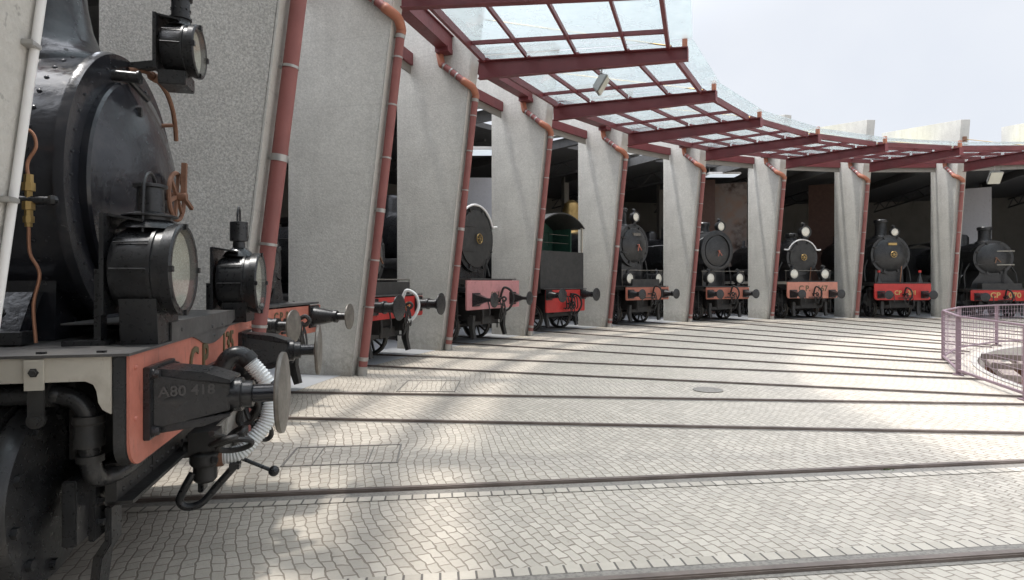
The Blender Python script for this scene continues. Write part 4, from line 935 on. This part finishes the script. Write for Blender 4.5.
mb = MB(); mb.rev([(-.12,.05),(-.1,.07),(-.02,.07),(0,.09),(.06,.09),(.08,.06),(.2,.055)], (-.60,-.12,.57), (0,0,1), 14); mb.box((-.6,-.12,.72),(.16,.16,.12)); mb.cyl((-.72,-.14,.66),(-.5,-.1,.66), .05, n=12)
mb.hexes([(-.54,-.19,.60),(-.54,-.05,.60),(-.54,-.12,.68)], (1,0,0), .018, .03); mb.build('brake_valve', black_old, H, bevel=.003)
mb = MB(); mb.tube(bez([(-.66,-.16,.52),(-.70,-.18,.44),(-.73,-.18,.36),(-.69,-.17,.315),(-.61,-.15,.33),(-.52,-.12,.43),(-.44,-.1,.52)], 7), .024, 10); mb.box((-.43,-.1,.535),(.06,.06,.04)); mb.build('shackle', black, H)
mb = MB(); mb.tube([(-.55,.02,.6),(-.42,.02,.545),(-.24,.02,.455)], .013, 8); mb.sphere((-.215,.02,.445), .036, 14); mb.build('cock_lever', black, H)
mb = MB()
for i, (yy, zz) in enumerate(((.35,.95),(.45,.9))): mb.tube(bez([(-.6,yy,zz),(-.5,yy,zz-.1),(-.48,yy,zz-.4),(-.55,yy,zz-.5)], 5), .022, 8)
mb.build('side_chain', black_old, H)
# smokebox
ZB = 2.26; RS = .81
mb = MB(); mb.rev([(0,.70),(0,.84),(.03,.85),(.045,.85),(.046,RS),(1.9,RS),(1.91,RS-.04)], (-1.06,0,ZB), (-1,0,0), 96)
mb.prism([(-.62,1.40),(.62,1.40),(.6,1.75),(-.6,1.75)], (-1.2,0,0), (0,1,0), (0,0,1), (-1,0,0), 1.6)
mb.prism([(-.88,1.402),(-.80,1.402),(-.62,1.66),(-.72,1.66)], (-1.25,0,0), (0,1,0), (0,0,1), (-1,0,0), 1.5)
for xx, nn in ((-1.24, 44), (-2.7, 44)):
    for i in range(nn):
        a = 2*PI*i/nn; d = V((0, math.cos(a), math.sin(a))); mb.rev([(-.002,.014),(.005,.012),(.009,.005)], V((xx,0,ZB))+d*RS, d, 6)
for i in range(9):
    d = V((0, -math.cos(.2), math.sin(.2))); mb.rev([(-.002,.014),(.005,.012),(.009,.005)], V((-1.4-.14*i,0,ZB))+d*RS, d, 6)
mb.domes([(-1.058, .765*math.cos(a), ZB+.765*math.sin(a)) for a in [2*PI*i/40 for i in range(40)]], (1,0,0), .009)
sb = mb.build('smokebox', black_gloss, H)
mb = MB(); mb.rev([(0,.68),(.035,.685),(.05,.675),(.058,.65)]+[(.058+.15*(1-(i/12)**2), .65*i/12) for i in range(11, -1, -1)], (-1.06,0,ZB), (1,0,0), 80); door = mb.build('smokebox_door', black_gloss, H)
mb = MB(); mb.cyl((-.90,0,ZB),(-.74,0,ZB), .028, n=12); mb.tube(arc((-.80,0,ZB), .15, 0, 2*PI*31/32, 31, 'yz'), .014, 8, closed=True)
for a in (.3, .3+PI/3, .3+2*PI/3): mb.bar((-.80,-.15*math.cos(a),ZB-.15*math.sin(a)),(-.80,.15*math.cos(a),ZB+.15*math.sin(a)), .016, .024)
mb.bar((-.76,0,ZB),(-.76,.02,ZB+.22), .03, .03); mb.bar((-.76,0,ZB),(-.75,.14,ZB-.06), .022, .022); mb.build('hand_wheel', rust, door)
mb = MB(); mb.tube(bez([(-1.06,-.05,3.04),(-.98,.05,3.06),(-.95,.25,3.02),(-.95,.40,2.94),(-.96,.50,2.84),(-.97,.56,2.74)], 6), .016, 8); mb.rev([(-.03,.03),(.03,.03)], (-.97,.12,3.055), (.2,1,0), 10)
mb.cyl((-1.1,.48,2.82),(-.95,.50,2.84), .014, n=8); mb.build('handrail', rust, H)
mb = MB(); mb.cyl((-1.1,-.28,2.93),(-.93,-.26,2.93), .032, n=14); mb.cyl((-.93,-.26,2.93),(-.92,-.26,2.93), .04, n=14); mb.cyl((-1.0,-.2,2.93),(-.93,-.1,2.84), .018, n=8); mb.box((-.96,-.2,2.74),(.06,.03,.05)); mb.build('door_clip', black, H)
mb = MB(); mb.cyl((-1.1,.68,2.5),(-.98,.70,2.5), .02, n=10); mb.box((-1.0,.72,2.5),(.1,.04,.05)); mb.cyl((-1.08,.80,2.3),(-1.04,.83,2.3), .02, n=10); mb.build('door_clip', black, H)
mb = MB(); mb.cyl((-2.97,0,ZB),(-7,0,ZB), .77, n=64); mb.build('boiler', black_gloss, H)
# chimney with saddle flange
mb = MB(); n = 48; vs = []; prof = [(.50,.0),(.49,.02),(.43,.045),(.37,.11),(.325,.22),(.295,.38),(.275,.6),(.265,.95),(.30,1.0),(.31,1.12),(.27,1.14)]
cx = -1.62
for j, (r_, h_) in enumerate(prof):
    for i in range(n):
        a = 2*PI*i/n; x = r_*math.cos(a); y = r_*math.sin(a)
        zz = ZB+math.sqrt(max(.01, RS*RS-(y*max(0, 1-h_/.4))**2))+h_
        vs.append((cx+x, y, zz))
fs = [(j*n+i, j*n+(i+1) % n, (j+1)*n+(i+1) % n, (j+1)*n+i) for j in range(len(prof)-1) for i in range(n)]
mb.add(vs, fs); chm = mb.build('chimney', black_gloss, H)
mb = MB(); mb.domes([(cx+.455*math.cos(a), .455*math.sin(a), ZB+math.sqrt(RS*RS-(.455*math.sin(a))**2)+.03) for a in [2*PI*i/12+.3 for i in range(12)]], (0,0,1), .02); mb.build('bolts', black, chm)
mb = MB(); yy = -.36; mb.box((cx+.08, yy, 3.33), (.32,.02,.22)); npl = mb.build('number_plate', gold, H, bevel=.012)
mb = MB(); mb.box((cx+.08, yy-.011, 3.33), (.28,.006,.18)); mb.build('plate_field', red_fresh, npl)
mb = MB(); mb.box((-1.95,.55,3.2),(.2,.16,.36)); mb.build('lubricator_box', black_old, H, bevel=.01)
# big lamps
def big_lamp(x, y, z, r, base, top=True, box=False, big=1):
    L = r*1.28; parts = MB()
    parts.rev([(0,r*.5),(.01,r*.82),(L*.15,r*.9),(L*.62,r*.92),(L*.63,r*.98),(L*.68,r*.98),(L*.69,r*.94),(L*.8,r*.94),(L*.81,r*1.0),(L*.97,r*1.02),(L,r*.98),(L,r*.9),(L*.9,r*.88)], (x-L, y, z), (1,0,0), 48, cap=False)
    parts.rev([(0,r*.52),(.006,r*.5)], (x-L,y,z), (1,0,0), 24)
    parts.tube([(x-L*.9,y-r*.93,z),(x-L*.35,y-r*.95,z)], r*.025, 6); parts.tube([(x-L*.9,y-r*.75,z+r*.55),(x-L*.35,y-r*.77,z+r*.57)], r*.02, 6)
    # rear bracket plate
    parts.box((x-L-.02, y, z+r*.1), (.02, r*1.5, r*2.1)); parts.bar((x-L-.03,y,z+r*1.15),(x-L*.5,y,z+r*1.02), r*1.2, .012)
    if base:
        parts.prism([(-r*.75,z-r*.62),(r*.75,z-r*.62),(r*.62,base),(-r*.62,base)], (x-L*.82,y,0), (0,1,0), (0,0,1), (1,0,0), L*.55)
        parts.box((x-L-.10,y-r*.45,base+.012), (r*.8,r*.5,.024)); parts.box((x-L-.05,y-r*.45,(base+z)/2), (.03,.07,z-base))
        parts.box((x-L-.02,y+r*.45,(base+z)/2), (.03,.07,z-base))
    h = parts.build('headlamp', black, H)
    mb = MB(); q = x-L*.55; zt = z+r*.88
    if box:   # perforated stack
        mb.rev([(0,r*.5),(r*.15,r*.36),(r*.3,r*.34),(r*.32,r*.4),(r*.4,r*.4),(r*.42,r*.33),(r*1.1,r*.33),(r*1.12,r*.42),(r*1.25,r*.42)], (q,y,zt), (0,0,1), 20)
        for i in range(10):
            a = 2*PI*i/10; mb.sphere((q+r*.33*math.cos(a), y+r*.33*math.sin(a), zt+r*.7), r*.05, 6)
    else:
        mb.rev([(0,r*.62),(r*.12,r*.55),(r*.2,r*.4),(r*.26,r*.4),(r*.27,r*.55),(r*.3,r*.55),(r*.38,r*.28),(r*.9,r*.26),(r*.92,r*.34),(r*.98,r*.34),(r*1.0,r*.24)] if big else [(0,r*.5),(r*.15,r*.4),(r*.3,r*.2),(r*.5,r*.18),(r*.52,r*.28),(r*1.15,r*.28),(r*1.17,r*.2)], (q,y,zt), (0,0,1), 24)
    mb.build('vent', black, h)
    mb = MB(); hh = r*1.0
    mb.tube([(q,y-r*.45,zt-.02),(q,y-r*.40,zt+hh*.75)]+[(q, y-r*.40*math.cos(a), zt+hh*.75+r*.5*math.sin(a)) for a in [PI*i/8 for i in range(1, 8)]]+[(q,y+r*.40,zt+hh*.75),(q,y+r*.45,zt-.02)] if big else
            [(q,y-r*.2,zt+r*.9)]+[(q, y-r*.2*math.cos(a), zt+r*1.3+r*.35*math.sin(a)) for a in [PI*i/8 for i in range(0, 9)]]+[(q,y+r*.2,zt+r*.9)], r*.035, 6)
    if not box: mb.build('bail', black, h)
    mb = MB(); mb.rev([(-.05,.004),(-.045,r*.3),(-.02,r*.7),(.0,r*.86)], (x-.035,y,z), (1,0,0), 32, cap=False); mb.build('reflector', lens_m, h)
    mb = MB(); mb.rev([(0,r*.9),(.004,r*.9)], (x-.006,y,z), (1,0,0), 40); mb.build('lens', lamp_glass, h)
    for a in (0, PI/2, PI, 1.5*PI): mb = MB(); mb.box((x-.005, y+r*.95*math.cos(a), z+r*.95*math.sin(a)), (.03,.03,.03)); mb.build('clip', black, h)
    return h
big_lamp(-.52, -.80, 1.775, .235, 1.403)
big_lamp(-.43, .80, 1.70, .235, 1.403, big=0)
tl_ = big_lamp(-.66, .0, 3.20, .165, 0, box=True)
mb = MB(); mb.box((-.80,0,3.0), (.16,.20,.09)); mb.bar((-.9,0,3.1),(-1.12,0,3.06), .06, .05); mb.box((-.9,0,3.15),(.03,.08,.2)); mb.build('lamp_bracket', black, H, bevel=.005)
# injector fitting and copper pipes on the smokebox side
fy = -.93; fx = -1.165
mb = MB(); mb.rev([(0,.016),(.02,.016),(.02,.024),(.05,.024),(.051,.018),(.08,.018),(.081,.027),(.12,.027),(.121,.016),(.17,.016),(.171,.028),(.21,.028),(.211,.02),(.25,.02)], (fx,fy,1.975), (0,0,1), 8)
mb.build('brass_valve', brass, H)
mb = MB(); mb.cyl((fx-.08,fy,2.105),(fx+.09,fy,2.105), .018, n=10); mb.sphere((fx+.10,fy,2.105), .026, 8); mb.sphere((fx-.09,fy,2.105), .026, 8); mb.box((fx,fy+.04,2.105),(.05,.1,.03)); mb.build('valve_clamp', black, H)
mb = MB(); mb.tube(bez([(fx,fy,2.2),(fx-.005,fy,2.28),(fx+.03,fy,2.36),(fx+.01,fy,2.43),(fx-.06,fy,2.44),(fx-.2,fy+.02,2.42)], 6), .008, 8)
mb.tube(bez([(fx,fy,1.98),(fx+.005,fy,1.85),(fx+.045,fy,1.75),(fx+.02,fy-.0,1.6),(fx+.03,fy,1.42)], 6), .008, 8); mb.build('copper_pipe', copper, H)
mb = MB(); mb.hexes([(-1.3-.22*i,-.90,1.56) for i in range(5)], (0,-1,.5), .02, .03); mb.box((-2.0,-.86,1.44),(1.6,.12,.06)); mb.build('saddle_bolts', black, H)
# cab and domes so it also works from the side
mb = MB(); mb.rev([(-.15,.42),(.0,.36),(.4,.34),(.55,.25),(.6,.05)], (-4.2,0,ZB+.8), (0,0,1), 28); mb.build('steam_dome', black_gloss, H)

# ------------------------------------------------------------------ light
sd = V((-.27, .06, 1.0)).normalized()
sun = bpy.data.lights.new('sun', 'SUN'); sun.energy = 2.0; sun.angle = math.radians(3.0); sun.color = (1, .965, .91)
so = bpy.data.objects.new('sun', sun); so.rotation_euler = sd.to_track_quat('Z', 'Y').to_euler(); COL.objects.link(so)
w = bpy.data.worlds.new('World'); S.world = w; w.use_nodes = True; t = w.node_tree
bg = t.nodes['Background']
sky = N(t, 'ShaderNodeTexSky'); sky.sky_type = 'NISHITA'; sky.sun_disc = False
sky.sun_elevation = math.asin(sd.z); sky.sun_rotation = math.atan2(sd.x, sd.y); sky.air_density = 1.0; sky.dust_density = 3.0; sky.ozone_density = 1.0
# thin high cloud: mostly white veil over the blue, faintly uneven
tc = N(t, 'ShaderNodeTexCoord').outputs['Generated']
nz = noise(t, 1.7, 5, .55, tc)
cl = mixc(t, ramp(t, nz, .35, .68), (7.0,7.4,8.15), (8.3,8.5,8.9))
mx0 = mixc(t, .86, sky.outputs[0], cl)
# bright aureole of the veiled sun
dp_ = N(t, 'ShaderNodeVectorMath', operation='DOT_PRODUCT'); t.links.new(tc, dp_.inputs[0]); dp_.inputs[1].default_value = tuple(sd)
mr = N(t, 'ShaderNodeMapRange'); inp(mr, From_Min=.3, From_Max=1.0, To_Min=1.0, To_Max=5.0); mr.interpolation_type = 'SMOOTHSTEP'; t.links.new(dp_.outputs['Value'], mr.inputs[0])
cb = N(t, 'ShaderNodeCombineColor'); [t.links.new(mr.outputs[0], cb.inputs[i]) for i in range(3)]
mx = mixc(t, 1.0, mx0, cb.outputs[0], 'MULTIPLY')
t.links.new(mx, bg.inputs[0]); bg.inputs[1].default_value = .085

cam = bpy.data.cameras.new('camera'); cam.sensor_width = 36; cam.lens = 593.3/1024*36; cam.shift_y = -8.75/1024
cam.clip_start = .05; cam.clip_end = 1000
co = bpy.data.objects.new('camera', cam); co.location = (0, 0, CAMH); co.rotation_euler = (PI/2, 0, 0); COL.objects.link(co); S.camera = co
S.view_settings.view_transform = 'Standard'; S.view_settings.look = 'None'; S.view_settings.exposure = .48; S.view_settings.gamma = 1
S.cycles.use_denoising = True; S.cycles.max_bounces = 6; S.cycles.transparent_max_bounces = 12; S.cycles.caustics_reflective = False; S.cycles.caustics_refractive = False
